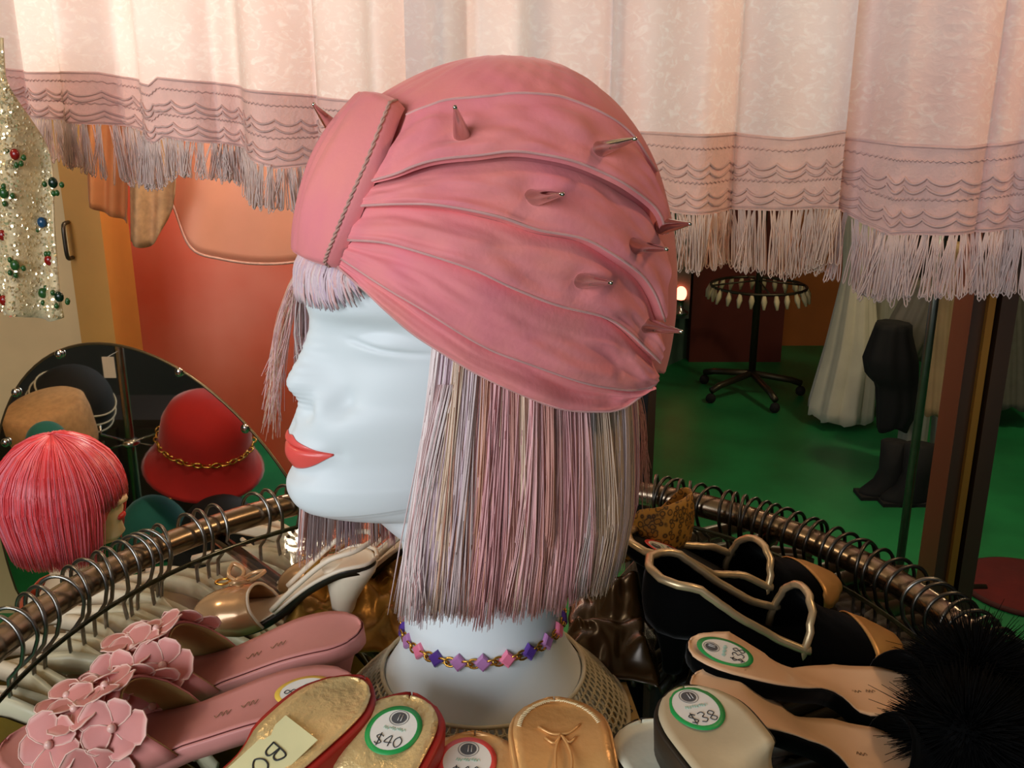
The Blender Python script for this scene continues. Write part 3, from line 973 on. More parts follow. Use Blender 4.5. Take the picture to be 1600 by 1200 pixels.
def lace_mat(name, c1, c2, c3):
    m = bpy.data.materials.new(name); m.use_nodes = True
    nt = m.node_tree; N = nt.nodes; L = nt.links; b = N['Principled BSDF']
    tc = N.new('ShaderNodeTexCoord')
    n1 = N.new('ShaderNodeTexNoise'); n1.inputs['Scale'].default_value = 5; L.new(tc.outputs['Object'], n1.inputs[0])
    mp = N.new('ShaderNodeMapping'); mp.inputs['Scale'].default_value = (1, 1, 1.6); mp.inputs['Rotation'].default_value = (0, 0.6, 0); L.new(tc.outputs['Object'], mp.inputs[0])
    n2 = N.new('ShaderNodeTexNoise'); n2.inputs['Scale'].default_value = 62; n2.inputs['Detail'].default_value = 5; n2.inputs['Distortion'].default_value = 1.2; L.new(mp.outputs[0], n2.inputs[0])
    v2 = N.new('ShaderNodeTexVoronoi'); v2.inputs['Scale'].default_value = 45; L.new(mp.outputs[0], v2.inputs[0])
    mx = N.new('ShaderNodeMix'); mx.data_type = 'RGBA'; mx.inputs[6].default_value = hx(c1); mx.inputs[7].default_value = hx(c2)
    r1 = N.new('ShaderNodeMapRange'); r1.inputs[1].default_value = .35; r1.inputs[2].default_value = .65; L.new(n1.outputs[0], r1.inputs[0]); L.new(r1.outputs[0], mx.inputs[0])
    mx2 = N.new('ShaderNodeMix'); mx2.data_type = 'RGBA'; L.new(mx.outputs[2], mx2.inputs[6]); mx2.inputs[7].default_value = hx(c3)
    r2 = N.new('ShaderNodeMapRange'); r2.inputs[1].default_value = .50; r2.inputs[2].default_value = .72; r2.inputs[4].default_value = .8; L.new(n2.outputs[0], r2.inputs[0]); L.new(r2.outputs[0], mx2.inputs[0])
    L.new(mx2.outputs[2], b.inputs['Base Color']); b.inputs['Roughness'].default_value = .75; b.inputs['Sheen Weight'].default_value = .2
    b.inputs['Specular IOR Level'].default_value = .25
    bp = N.new('ShaderNodeBump'); bp.inputs['Strength'].default_value = .5; bp.inputs['Distance'].default_value = .003
    ad = N.new('ShaderNodeMath'); ad.operation = 'ADD'; L.new(n2.outputs[0], ad.inputs[0]); L.new(v2.outputs[0], ad.inputs[1])
    L.new(ad.outputs[0], bp.inputs['Height']); L.new(bp.outputs[0], b.inputs['Normal'])
    tr = N.new('ShaderNodeBsdfTranslucent'); L.new(mx2.outputs[2], tr.inputs[0])
    ms = N.new('ShaderNodeMixShader'); ms.inputs[0].default_value = .38; L.new(b.outputs[0], ms.inputs[1]); L.new(tr.outputs[0], ms.inputs[2]); L.new(ms.outputs[0], N['Material Output'].inputs[0])
    MATS[name] = m
    return m


M_LACE1 = lace_mat('white lace knit', '#f0e6e3', '#ecd9d3', '#f8f4f1')
M_LACE2 = lace_mat('pinkish lace knit', '#ecd5d2', '#e8c8c4', '#f3e4e0')
M_BAND1 = mat('dusty pink knit band', '#e6c0ba', 0.85, var=0.12, vscale=40, bump=0.6, bscale=160, sheen=.3, trans=.18, bdist=.003)
M_BAND2 = mat('salmon knit band', '#ebc3b4', 0.85, var=0.12, vscale=40, bump=0.6, bscale=160, sheen=.3, trans=.18, bdist=.003)


M_FR1 = mat('pale pink fringe yarn', '#f3dcd6', .9, var=.12, vscale=30, trans=.25); M_FR2 = mat('peach fringe yarn', '#f5dac8', .9, var=.12, vscale=30, trans=.25)


def fold(x, seed, z01):
    # depth of the folds along the cloth, deeper near the gathered top
    f = 0.020 * math.sin(x * 34 + seed) + 0.013 * math.sin(x * 57 + 2.1 * seed) + 0.010 * noise.noise(Vector((x * 11, seed, 0.3 * z01)))
    f2 = abs(math.sin(x * 17 + seed * 1.7)); f += 0.050 * (f2 ** 0.5) - 0.03
    return f


def shawl(name, label, u0, u1, bt, bs, fe, lm, bm, seed, dep, nloop):
    # bt/bs/fe: pixel tables of the band top, band bottom and fringe end
    n = 190
    def base(u):
        p = at_plane(u, 200, CL, cnor); return (p - CL).dot(cdir)
    xs_ = [lerp(base(u0), base(u1), i / (n - 1)) for i in range(n)]
    def pxz(tb, x):
        # height for the table at cloth position x
        P = CL + cdir * x; u = to_px(Vector((P.x, P.y, 0.4)))[0]; v = tab(tb, u)
        d = ray(u, v); return CAMP.z + d.z * (P.y / d.y)
    def pt(x, z, amp=1.0):
        return CL + cdir * (x + .008 * math.sin(x * 45 + seed) * amp) + cnor * (fold(x, seed, z) * amp + dep) + Vector((0, 0, z - CL.z))
    t = thing(name, label, 'shawl', tuple(CL + cdir * xs_[n // 2] - Vector((0, 0, CL.z))), 'fringed shawls')
    zt_ = 0.80; rb = []; rd = []
    for x in xs_:
        z0 = pxz(bt, x); z1 = pxz(bs, x)
        rb.append([pt(x, lerp(zt_, z0, k / 24)) for k in range(25)])
        rd.append([pt(x, lerp(z0, z1, k / 10)) for k in range(11)])
    m = MB(); m.grid(rb); m.build('lace_body', lm, t)
    m = MB(); m.grid(rd); bd = m.build('knit_band', bm, t)
    # crochet rows: straight cords and rows of hanging scallops
    span = xs_[-1] - xs_[0]
    for fr_, kind in ((0.03, 'cord'), (.18, 'bead'), (.36, 'scallop'), (.46, 'scallop'), (.60, 'bead'), (.72, 'scallop'), (.82, 'scallop'), (.96, 'cord')):
        m = MB()
        ns = int(span / .029)
        if kind == 'scallop':
            pts = []
            for i in range(ns * 10 + 1):
                k = i / 10; x = xs_[0] + span * k / ns; z0 = pxz(bt, x); z1 = pxz(bs, x); H = z0 - z1
                sag = .0085 * math.sin(PI * (k % 1)) ** .8
                pts.append(pt(x, z0 - H * fr_ - sag) + cnor * (.0012 + .0012 * math.sin(PI * (k % 1))))
            m.tube(pts, .0019, 5)
        elif kind == 'cord':
            pts = []
            for i in range(n): z0 = pxz(bt, xs_[i]); z1 = pxz(bs, xs_[i]); pts.append(pt(xs_[i], lerp(z0, z1, fr_)) + cnor * .0008)
            m.tube(pts, .0014, 5)
        else:
            nb = int(span / .006)
            pts = []
            for i in range(nb * 2):
                x = xs_[0] + span * i / (nb * 2 - 1); z0 = pxz(bt, x); z1 = pxz(bs, x); pts.append(pt(x, lerp(z0, z1, fr_) + (.0012 if i % 2 else -.0012)) + cnor * .001)
            m.tube(pts, .0011, 4)
        m.build({'scallop': 'scalloped_row', 'cord': 'cord_row', 'bead': 'stitch_row'}[kind], bm, bd)
    # fringe of looped yarn
    rg = random.Random(int(seed * 100)); m = MB()
    nbun = int(span / .0115)
    for bI in range(nbun):
        xc = xs_[0] + span * (bI + .5) / nbun
        lean = rg.gauss(0, .005)
        for q in range(nloop):
            x = xc + rg.gauss(0, .0055); z1 = pxz(bs, xc) + .001; z2 = pxz(fe, xc) + rg.gauss(0, .0035)
            xe_ = xc + lean + rg.gauss(0, .0062); wd = rg.uniform(.0022, .0044); dd = rg.gauss(0, .004)
            pts = []
            for k in range(11):
                a = k / 10; zz = lerp(z1, z2, math.sin(PI * a) ** .75)
                sgn = -1 if a < .5 else 1; open_ = math.sin(PI * a) ** 1.2
                tt = (z1 - zz) / max(1e-6, z1 - z2)
                bulge = wd * sgn * (1 - abs(2 * a - 1) ** 6 if 0 else 1) * (abs(2 * a - 1) ** .35) * tt ** .6
                P = pt(xc, zz); P = P + cdir * (lerp(x, xe_, tt) - xc + bulge) + cnor * (dd * tt + .001)
                pts.append(P)
            m.tube(pts, .00085, 4)
    m.build('fringe', M_FR2 if bm is M_BAND2 else M_FR1, t, kind='stuff')
    return t


shawl('fringed_shawl', 'white lace shawl with dusty pink knit border hanging left of the turban', 15, 720,
      [(15, 105), (60, 112), (170, 112), (180, 118), (262, 132), (275, 120), (420, 140), (540, 155), (720, 175)],
      [(15, 175), (60, 185), (170, 195), (262, 225), (275, 215), (380, 235), (440, 262), (540, 255), (720, 285)],
      [(15, 240), (60, 252), (150, 258), (180, 292), (262, 290), (285, 270), (360, 285), (375, 310), (450, 325), (560, 320), (720, 350)], M_LACE1, M_BAND1, 1.3, 0.0, 11)
shawl('fringed_shawl', 'cream lace shawl with salmon knit border hanging right behind the turban', 640, 1330,
      [(640, 165), (800, 185), (1000, 205), (1150, 207), (1230, 214), (1330, 200)],
      [(640, 280), (1000, 312), (1060, 328), (1150, 330), (1330, 322)],
      [(640, 360), (1000, 400), (1060, 412), (1150, 415), (1250, 428), (1310, 412), (1330, 405)], M_LACE1, M_BAND2, 4.1, 0.012, 9)
shawl('fringed_shawl', 'pale pink lace shawl with pink knit border at the top right corner', 1306, 1760,
      [(1306, 212), (1400, 220), (1500, 224), (1600, 216), (1760, 210)], [(1306, 318), (1350, 345), (1400, 360), (1600, 356), (1760, 360)],
      [(1306, 415), (1345, 448), (1420, 457), (1500, 450), (1600, 455), (1760, 460)], M_LACE2, M_BAND1, 6.7, 0.036, 9)
m = MB(); m.tube([CL + cdir * -.3 + Vector((0, 0, .8 - CL.z)) - cnor * .02, CL + cdir * (CLEN + .35) + Vector((0, 0, .8 - CL.z)) - cnor * .02], .012, 10)
for e_ in (.0, CLEN + .3):
    q = CL + cdir * e_ - cnor * .02; m.tube([Vector((q.x, q.y, .8)), Vector((q.x, q.y, 1.42))], .008, 8)
m.build('hanging_rod', M_STEEL, None, label='steel rod above the frame from which the fringed shawls hang', cat='rod')
m = MB(); p = at_y(126, 60, 2.46); q = at_y(520, 60, 2.46); m.tube([p + Vector((-.05, 0, .0)), q + Vector((.05, 0, 0))], .01, 8)
for e_ in (p, q): m.tube([e_, Vector((e_.x, e_.y, 1.42))], .008, 8)
m.build('hanging_rod', M_STEEL, None, label='steel rod behind the left shawl from which the scarves and slip hang', cat='rod')

# ================================================================== LEFT BACKGROUND
# sequinned top with beaded flowers
SY = 1.5
M_SEQ = mat('ivory sequin cloth', '#ead2a6', 0.45, var=0.3, vscale=90, bump=.6, bscale=250, sheen=.2)
sp0 = at_y(52, 495, SY)
sq = thing('sequin_top', 'ivory sequin top with beaded flowers hanging at the left edge', 'top', (sp0.x, SY, sp0.z))


def sq_pt(u, v):
    p = at_y(u, v, SY); return p + Vector((0, -.018 * math.sin((u - 5) * .085) - .008 * math.sin(u * .031 + v * .01), 0))


rows = []
for j in range(30):
    v = lerp(60, 495, j / 29); uL = -75; uR = tab([(60, 15), (120, 22), (200, 50), (280, 82), (400, 100), (495, 108)], v)
    rows.append([sq_pt(lerp(uL, uR, i / 40), v + (6 * math.sin(i * .25) if j == 29 else 0)) for i in range(41)])
m = MB(); m.grid(rows); m.build('cloth', M_SEQ, sq, solid=.003)
rg = random.Random(21); m = MB()
for i in range(2600):
    v = rg.uniform(70, 492); uR = tab([(60, 15), (120, 22), (200, 50), (280, 82), (400, 100), (495, 108)], v); u = rg.uniform(-60, uR)
    p = sq_pt(u, v) + Vector((0, -.003, 0)); n = Vector((rg.gauss(0, .45), -1, rg.gauss(0, .45))).normalized(); a = n.orthogonal().normalized(); b = n.cross(a)
    r = rg.uniform(.0016, .0026); m.add([p + (a * math.cos(2 * PI * k / 6) + b * math.sin(2 * PI * k / 6)) * r for k in range(6)], [tuple(range(6))])
m.build('sequins', mat('pearly sequin', '#f6e0b4', 0.18, 0.55, var=.1), sq, smooth=False, kind='stuff')
BC = {'red': mat('red glass bead', '#8e1a14', .15, var=.1), 'blue': mat('blue glass bead', '#1d4a6e', .15, var=.1), 'green': mat('green glass bead', '#2e5a2a', .2, var=.2), 'dark': mat('dark green bead', '#122a1c', .15, var=.1)}
for (u, v, c) in ((32, 240, 'red'), (90, 284, 'dark'), (57, 350, 'blue'), (2, 368, 'red'), (84, 404, 'red'), (30, 412, 'green'), (105, 458, 'dark'), (62, 460, 'green'), (14, 300, 'green'), (4, 470, 'red')):
    p = sq_pt(u, v) + Vector((0, -.006, 0))
    m = MB(); m.ell(p, .0075, .005, .0085, 10, 7); fl = m.build('flower_bead', BC[c], sq)
    for k in range(4):
        a = rg.uniform(0, 6.28); q = p + Vector((.013 * math.cos(a), 0, .013 * math.sin(a) - .003)); m = MB(); m.ell(q, .004, .0035, .0048, 8, 5); m.build('leaf_bead', BC['green'], fl)
# door handle on the jamb
p = at_y(110, 375, 2.72)
t = thing('door_handle', 'dark metal pull handle on the ochre door jamb', 'handle', (p.x, p.y, p.z - .05))
m = MB(); m.tube(spline([p + Vector((0, 0, .05)), p + Vector((0, -.03, .045)), p + Vector((0, -.035, 0)), p + Vector((0, -.03, -.045)), p + Vector((0, 0, -.05))], 17), .006, 8); m.build('grip', mat('dark bronze', '#5c5348', .35, .8, var=.2), t)
# orange and peach scarves, peach slip hem
def drape(name, label, outline_top, outline_bot, Y, mt, wav, cat='scarf', trim=None):
    rows = []; edge = []
    nj = 26
    for i in range(31):
        k = i / 30; a = spline([(u, v, 0) for u, v in outline_top], 31)[i]; b = spline([(u, v, 0) for u, v in outline_bot], 31)[i]
        row = []
        for j in range(nj):
            t_ = j / (nj - 1); p = at_y(lerp(a.x, b.x, t_), lerp(a.y, b.y, t_), Y); row.append(p + Vector((0, wav * math.sin(k * 15 + t_ * 1.5) * (.4 + .6 * t_) - wav * math.sin(k * 7), 0)))
        rows.append(row); edge.append(row[-1])
    base = edge[15]
    t = thing(name, label, cat, tuple(base)); m = MB(); m.grid(rows); m.build('cloth', mt, t, solid=.002)
    if trim: m = MB(); m.tube(edge, .004, 6); m.build('hem_trim', trim, t)


M_OSC = mat('orange chiffon', '#d58a52', .7, var=.2, vscale=14, sheen=.2, trans=.3); M_TSC = mat('beige lace scarf', '#d9a878', .75, var=.3, vscale=60, bump=.4, trans=.25)
drape('hanging_scarf', 'orange chiffon scarf end beside the jamb', [(126, 60), (160, 60), (205, 60)], [(136, 315), (165, 335), (202, 348)], 2.45, M_OSC, .012)
drape('hanging_scarf', 'beige lace scarf end hanging in a point below the shawl', [(200, 60), (240, 60), (290, 60)], [(202, 378), (238, 382), (276, 305)], 2.42, M_TSC, .012)
drape('peach_slip', 'peach slip with a trimmed round hem on the orange wall', [(262, 60), (370, 60), (520, 60)], [(268, 318), (300, 385), (345, 405), (400, 412), (460, 410), (520, 395)], 2.52,
      mat('peach satin', '#f0b090', .45, var=.08, vscale=8, sheen=.2, trans=.3), .006, 'slip', mat('pinkish hem trim', '#d9a592', .7, var=.2, vscale=80))

# oval mirror with clips
MP = at_y(230, 740, 2.2); MN = Vector((-math.sin(math.radians(15)), -math.cos(math.radians(15)), 0))


def mpt(u, v): return at_plane(u, v, MP, MN)


ang = [2 * PI * i / 96 for i in range(96)]
EC = Vector((272, 901)); E1 = Vector((.4835, .8754)) * 396; E2 = Vector((.8754, -.4835)) * 232
out = [EC + E1 * math.cos(a) + E2 * math.sin(a) for a in ang]
out = [Vector((q.x, q.y if q.y < 930 else 930 + (q.y - 930) * .48)) for q in out]
op = [mpt(q.x, q.y) for q in out]
cen = sum(op, Vector()) / 96
mir = thing('oval_mirror', 'large oval frameless mirror with clips, reflecting hats, behind the coral bob wig', 'mirror', (cen.x, cen.y, FLOORZ))
mm = bpy.data.materials.new('mirror silver'); mm.use_nodes = True
b = mm.node_tree.nodes['Principled BSDF']; b.inputs['Base Color'].default_value = (.82, .83, .80, 1); b.inputs['Metallic'].default_value = 1; b.inputs['Roughness'].default_value = .025
nn = mm.node_tree.nodes.new('ShaderNodeTexNoise'); nn.inputs['Scale'].default_value = 4
m = MB(); m.add([p + MN * .003 for p in op], [tuple(range(96))]); 
o = m.build('mirror_plate', mm, mir, smooth=False)
m = MB(); m.grid([[p + MN * .003 for p in op], [p - MN * .004 for p in op]], cu=True); m.add([p - MN * .004 for p in op], [tuple(range(95, -1, -1))]); m.build('backing', mat('mirror backing', '#4b4030', .6, var=.2), mir, smooth=False)
m = MB(); m.tube([p + MN * .001 for p in op], .004, 6, closed=True); m.build('rim', mat('bronze mirror edge', '#6f5c40', .3, .7, var=.2), mir)
for (u, v) in ((96, 552), (283, 580), (28, 612), (386, 668), (12, 690)):
    p = mpt(u, v); m = MB(); m.ell(p + MN * .008, .011, .008, .012, 12, 8); m.build('clip', M_CHROME, mir)
m = MB(); m.tube([(cen.x, cen.y + .02, FLOORZ), (cen.x, cen.y + .03, cen.z)], .016, 8); m.box((cen.x - .22, cen.y - .1, FLOORZ), (cen.x + .22, cen.y + .14, FLOORZ + .03)); m.build('stand', M_WOOD, mir, smooth=False)


# things that the mirror shows: they stand off to the left, out of the direct view
def refl(p):
    p = Vector(p); return p - MN * (2 * (p - MP).dot(MN))


def rb(m, name, mt, parent=None, **k):
    m.v = [tuple(refl(p)) for p in m.v]; m.f = [f[::-1] for f in m.f]
    return m.build(name, mt, parent, **k)


VY = 2.85
pp = at_y(206, 690, VY)
hs = refl(pp)
stand = thing('hat_stand', 'tall steel hat stand with wire arms seen in the oval mirror', 'hat stand', (hs.x, hs.y, FLOORZ))
m = MB(); m.tube([(pp.x, pp.y, FLOORZ), (pp.x, pp.y, .35)], .014, 10); m.lathe([(.16, 0), (.16, .01), (.03, .03)], (pp.x, pp.y, FLOORZ)); rb(m, 'pole', M_STEEL, stand)
m = MB(); m.lathe([(.02, -.012), (.03, 0), (.02, .012)], pp, 16); rb(m, 'hub', M_CHROME, stand)
for (u, v, dy) in ((160, 678, -.05), (258, 672, -.05), (165, 702, .03), (258, 698, .05)):
    q = at_y(u, v, VY + dy); m = MB(); m.tube([pp, q, q + Vector((0, 0, .03))], .0035, 6); rb(m, 'arm', M_CHROME, stand)


# dark cabinet added behind the hat stand to darken the reflected floor
c0 = at_y(-90, 655, VY + .5); c1 = at_y(330, 655, VY + .5)
m = MB(); m.box((c0.x, VY + .5, FLOORZ), (c1.x, VY + .8, c0.z)); r0 = refl(Vector(((c0.x + c1.x) / 2, VY + .65, 0)))
cab = thing('added_dark_cabinet', 'dark wooden cabinet added behind the hats to darken the oval mirror', 'cabinet', (r0.x, r0.y, FLOORZ)); rb(m, 'added_cabinet_carcass', M_DARK, cab, smooth=False)
for k in range(3):
    xa, xb = lerp(c0.x, c1.x, k / 3) + .015, lerp(c0.x, c1.x, (k + 1) / 3) - .015
    m = MB(); m.box((xa, VY + .48, FLOORZ + .05), (xb, VY + .5, c0.z - .03)); dr_ = rb(m, 'added_cabinet_door', M_DARK, cab, smooth=False)
    m = MB(); m.ell(((xa + xb) / 2, VY + .465, c0.z - .3), .012, .015, .012, 10, 7); rb(m, 'added_cabinet_knob', M_GOLD, dr_)


def tilt(ax, ang_): return Matrix.Rotation(ang_, 3, ax)


def vhat(name, label, u, v, Y, prof_, mt, fr=None, extra=None):
    c = at_y(u, v, Y); r = refl(c); t = thing(name, label, 'hat', tuple(r))
    m = MB(); m.lathe([(a_ * 1.14, b_ * 1.14) for a_, b_ in prof_], c, 32, fr); rb(m, 'hat_body', mt, t)
    if extra: extra(t, c, fr)


def dome(r, h, n=9): return [(max(.002, r * math.cos(PI / 2 * i / n)), h * math.sin(PI / 2 * i / n)) for i in range(n + 1)]


M_RED = mat('red felt', '#b3160f', .85, sheen=.3, var=.15, vscale=12); M_TEALF = mat('teal felt', '#1f6b5e', .85, sheen=.3, var=.15, vscale=12)
M_TAN = mat('tan straw', '#c89a66', .8, var=.25, vscale=60, bump=.4, bscale=150); M_BFELT = mat('black felt', '#0a0908', .85, var=.2, vscale=10)


def red_extra(t, c, fr):
    m = MB()
    for i in range(34):
        a = 2 * PI * i / 34; p = c + fr @ Vector((.146 * math.cos(a), .146 * math.sin(a), .05)); a2 = a + .13; q = c + fr @ Vector((.146 * math.cos(a2), .146 * math.sin(a2), .05))
        d = (q - p).normalized(); up_ = fr @ Vector((0, 0, 1))
        if i % 2: up_ = d.cross(up_)
        m.tube([(p + q) / 2 + d * .013 * math.cos(x) + up_ * .008 * math.sin(x) for x in [2 * PI * k / 10 for k in range(10)]], .003, 5, closed=True)
    rb(m, 'gold_chain', M_GOLD, t, label='gold chain round the hat crown')


vhat('felt_hat', 'red felt cloche with gold chain seen in the oval mirror', 322, 702, VY, [(.165, -.055), (.155, -.05), (.135, .0), (.125, .035), (.122, .06), (.118, .10), (.10, .14), (.06, .165), (.003, .172)], M_RED,
     tilt('Y', .22) @ tilt('X', .25), red_extra)
vhat('straw_hat', 'tan straw pillbox hat seen in the oval mirror', 92, 690, VY - .1, [(.10, -.02), (.105, .0), (.108, .07), (.104, .11), (.09, .122), (.003, .125)], M_TAN, tilt('Y', -.12) @ tilt('X', .2))
vhat('felt_hat', 'small teal felt beret in front of the tan hat in the oval mirror', 76, 690, VY - .28, dome(.05, .055), M_TEALF, tilt('X', .2))
def cap_extra(t, c, fr):
    for z in (.0, .03, .06):
        m = MB(); r_ = 1.14 * .118 * math.sqrt(1 - (z / .15) ** 2) + .003; m.tube([c + fr @ Vector((r_ * math.cos(2 * PI * k / 40), r_ * math.sin(2 * PI * k / 40), z)) for k in range(40)], .003, 5, closed=True); rb(m, 'piping', mat('cream piping', '#c9bca0', .6, var=.1), t)
vhat('piped_hat', 'black cap with cream piping at the upper left of the oval mirror', 112, 636, VY + .15, [(.118, -.03)] + dome(.118, .13), M_BFELT, tilt('Y', .5) @ tilt('X', .1), cap_extra)
vhat('felt_hat', 'large teal felt hat low in the oval mirror', 246, 850, VY - .05, dome(.105, .15), M_TEALF, tilt('X', .1))
vhat('felt_hat', 'black felt bowler low in the oval mirror', 348, 838, VY - .15, [(.15, -.02), (.14, -.012), (.11, 0)] + dome(.11, .12), M_BFELT, tilt('X', .1))
c = at_y(172, 572, VY - .1); m = MB(); m.box(c + Vector((-.018, 0, -.035)), c + Vector((.018, .001, .03))); m.tube([c + Vector((0, 0, .03)), pp + Vector((0, 0, .3))], .0008, 4)
rb(m, 'price_tag', mat('white card', '#d8d2c4', .7, var=.05), None, smooth=False, label='white price tag on the hat stand seen in the oval mirror', cat='price tag')

# coral bob wig on a small display bust, facing the mirror
WY = 1.56
wc = at_y(98, 772, WY); wr = (at_y(195, 772, WY).x - at_y(2, 772, WY).x) / 2
cor = thing('coral_wig', 'bright coral pink bob wig in front of the oval mirror', 'wig', (wc.x, wc.y, wc.z - .13))
M_COR = mat('coral wig fibre', '#ff5560', .3, attr=True, var=.15, vscale=30, stretch=(40, 40, 2), spec=.5)
crown = Vector((wc.x - .005, wc.y, wc.z + wr * 1.02))
m = MB(); m.ell(wc + Vector((-.004, 0, .004)), wr * .93, wr * .92, wr * .97, 32, 18, col=hx('#ee4a52'), v1=.80); m.build('under_layer', M_COR, cor)
rg = random.Random(31); m = MB(); cpal = [hx(x) for x in ('#ff5a62', '#f0444e', '#ff7a84', '#e23a3c', '#ff6a70', '#ff8fa0')]
for i in range(4600):
    a = rg.uniform(0, 2 * PI)
    # face gap on the right (+X) side below the fringe
    endp = 2.45 + rg.uniform(-.12, .08)
    if abs(a) < .55 or abs(a - 2 * PI) < .55: endp = 1.62 + rg.uniform(-.1, .1)
    k = 1 + rg.gauss(0, .012); pts = []; rs = []
    tw = rg.gauss(0, .05)
    for j in range(9):
        ph = .06 + (endp - .06) * j / 8; aa = a + tw * j / 8
        rad = wr * math.sin(min(ph, 1.75)) * k; zz = wr * 1.0 * math.cos(ph) * k
        if ph > 1.75: rad = wr * k * math.sin(1.75) * (1 - .22 * (ph - 1.75)); zz = wr * k * (math.cos(1.75) - (ph - 1.75) * 1.05)
        pts.append(wc + Vector((rad * math.cos(aa) - .004, rad * .97 * math.sin(aa), zz))); rs.append(.0009 if j < 7 else .0005)
    c = rg.choice(cpal); q = rg.uniform(.85, 1.1); m.tube(pts, rs, 3, col=tuple(min(1, x * q) for x in c[:3]) + (1,))
m.build('hair', M_COR, cor, kind='stuff')
bust = thing('display_bust', 'small beige display bust in an orange dress under the coral wig', 'display bust', (wc.x, wc.y, FLOORZ))
M_SKIN = mat('beige mannequin paint', '#e2bf95', .5, var=.06)
zb = wc.z
# one lofted figure: head with profile to the right, neck, shoulders
rows = []
for (z, f, bk, w) in ((.09, .03, -.04, .035), (.06, .06, -.065, .06), (.03, .078, -.075, .07), (.01, .088, -.078, .072), (-.005, .103, -.078, .071), (-.012, .106, -.077, .070), (-.018, .093, -.076, .069), (-.028, .096, -.075, .067),
                      (-.036, .094, -.073, .065), (-.045, .095, -.07, .062), (-.055, .090, -.066, .058), (-.072, .094, -.06, .052), (-.085, .082, -.055, .046), (-.095, .05, -.05, .042), (-.115, .036, -.046, .040), (-.15, .038, -.046, .043), (-.175, .06, -.06, .07), (-.20, .08, -.075, .12),
                      (-.26, .09, -.085, .14), (-.40, .085, -.08, .12), (-.44, .03, -.03, .03)):
    row = []
    for k in range(32):
        a = 2 * PI * k / 32; ca = math.cos(a); row.append(wc + Vector(((f * max(0, ca) ** (1.6 if -.06 < z < .0 else 1) if ca > 0 else -bk * ca) - .004 + .01, w * math.sin(a), z)))
    rows.append(row)
m = MB(); m.grid(rows, cu=True, capends=True); bo = m.build('body', M_SKIN, bust)
m = MB(); m.ell(wc + Vector((.098, 0, -.041)), .007, .014, .007, 12, 8); m.build('lips', mat('red lip paint', '#c02a20', .4, var=.1), bust, label='red painted lips')
rows = []
for (z, f, w) in ((-.185, .085, .09), (-.22, .095, .135), (-.30, .10, .15), (-.44, .10, .14), (-.56, .13, .17)):
    rows.append([wc + Vector((f * math.cos(2 * PI * k / 32) * (1 + .05 * math.cos(7 * 2 * PI * k / 32)), w * math.sin(2 * PI * k / 32), z)) for k in range(32)])
m = MB(); m.grid(rows, cu=True); m.build('dress', mat('orange dress cloth', '#c8562a', .7, var=.3, vscale=18, sheen=.2), bust, solid=.003)
m = MB(); m.tube([(wc.x, wc.y, FLOORZ), (wc.x, wc.y, zb - .42)], .014, 10); m.lathe([(.14, 0), (.14, .012), (.03, .03)], (wc.x, wc.y, FLOORZ), 28); m.build('stand', M_WOOD, bust)
# ================================================================== BACK ROOM (right)
# red night light on the teal wall
lp_ = at_y(1050, 457, 5.0)
# find the teal wall surface along this ray
wa = Vector((pt.x - 0.05, pt.y, 0)); wb = Vector((x0, Yb + 0.1, 0)); wn = Vector(((wb - wa).y, -(wb - wa).x, 0)).normalized()
lp_ = at_plane(1050, 457, wa, wn) - (wn * -.06 if wn.y < 0 else wn * .06)
sc_ = thing('wall_lamp', 'small red glowing wall lamp on the teal wall', 'lamp', tuple(lp_ + Vector((0, 0, -.12))))
m = MB(); m.ell(lp_, .035, .03, .045, 14, 10); m.build('bulb', mat('glowing red bulb', '#ff5a4a', .3, emit='#ff6a50', estr=7), sc_)
m = MB(); m.lathe([(.02, -.13), (.045, -.125), (.05, -.11), (.02, -.09), (.02, -.04), (.035, -.035)], lp_, 16); m.build('socket', M_CHROME, sc_)
m = MB(); m.box(lp_ + Vector((-.06, .03, -.16)), lp_ + Vector((.06, .045, .16))); m.build('back_plate', mat('grey lamp plate', '#5c6a60', .6, var=.2), sc_, smooth=False)
# pole rack with crossed feet and a ring of clips
b0 = at_z(1172, 618, FLOORZ)
rk = thing('pole_rack', 'dark metal pole rack with crossed feet and cream clips', 'clothes rack', tuple(b0))
M_DM = mat('dark bronze tube', '#4a4436', .4, .7, var=.2)
top = at_y(1178, 452, b0.y)
m = MB(); m.tube([b0 + Vector((0, 0, .12)), Vector((b0.x, b0.y, 1.0))], .02, 10); m.build('pole', M_DM, rk)
for (u, v) in ((1110, 630), (1210, 645), (1100, 600), (1250, 618)):
    e = at_z(u, v, FLOORZ); e = b0 + (e - b0).normalized() * min((e - b0).length, .36)
    m = MB(); m.tube([b0 + Vector((0, 0, .13)), b0.lerp(e, .8) + Vector((0, 0, .09)), e + Vector((0, 0, .07))], .018, 8); m.build('foot', M_DM, rk)
    m = MB(); m.ell(e + Vector((0, 0, .028)), .028, .02, .028, 12, 8); m.build('caster', M_BFELT, rk)
rr_ = .25; zc_ = top.z
m = MB(); m.tube([(b0.x + rr_ * math.cos(2 * PI * k / 48), b0.y + rr_ * math.sin(2 * PI * k / 48), zc_ + .02) for k in range(48)], .008, 6, closed=True)
for k in range(4): m.tube([(b0.x, b0.y, zc_ + .05), (b0.x + rr_ * math.cos(k * PI / 2), b0.y + rr_ * math.sin(k * PI / 2), zc_ + .02)], .005, 5)
m.build('ring', M_DM, rk)
M_CLIP = mat('cream clip', '#d8cba4', .6, var=.2)
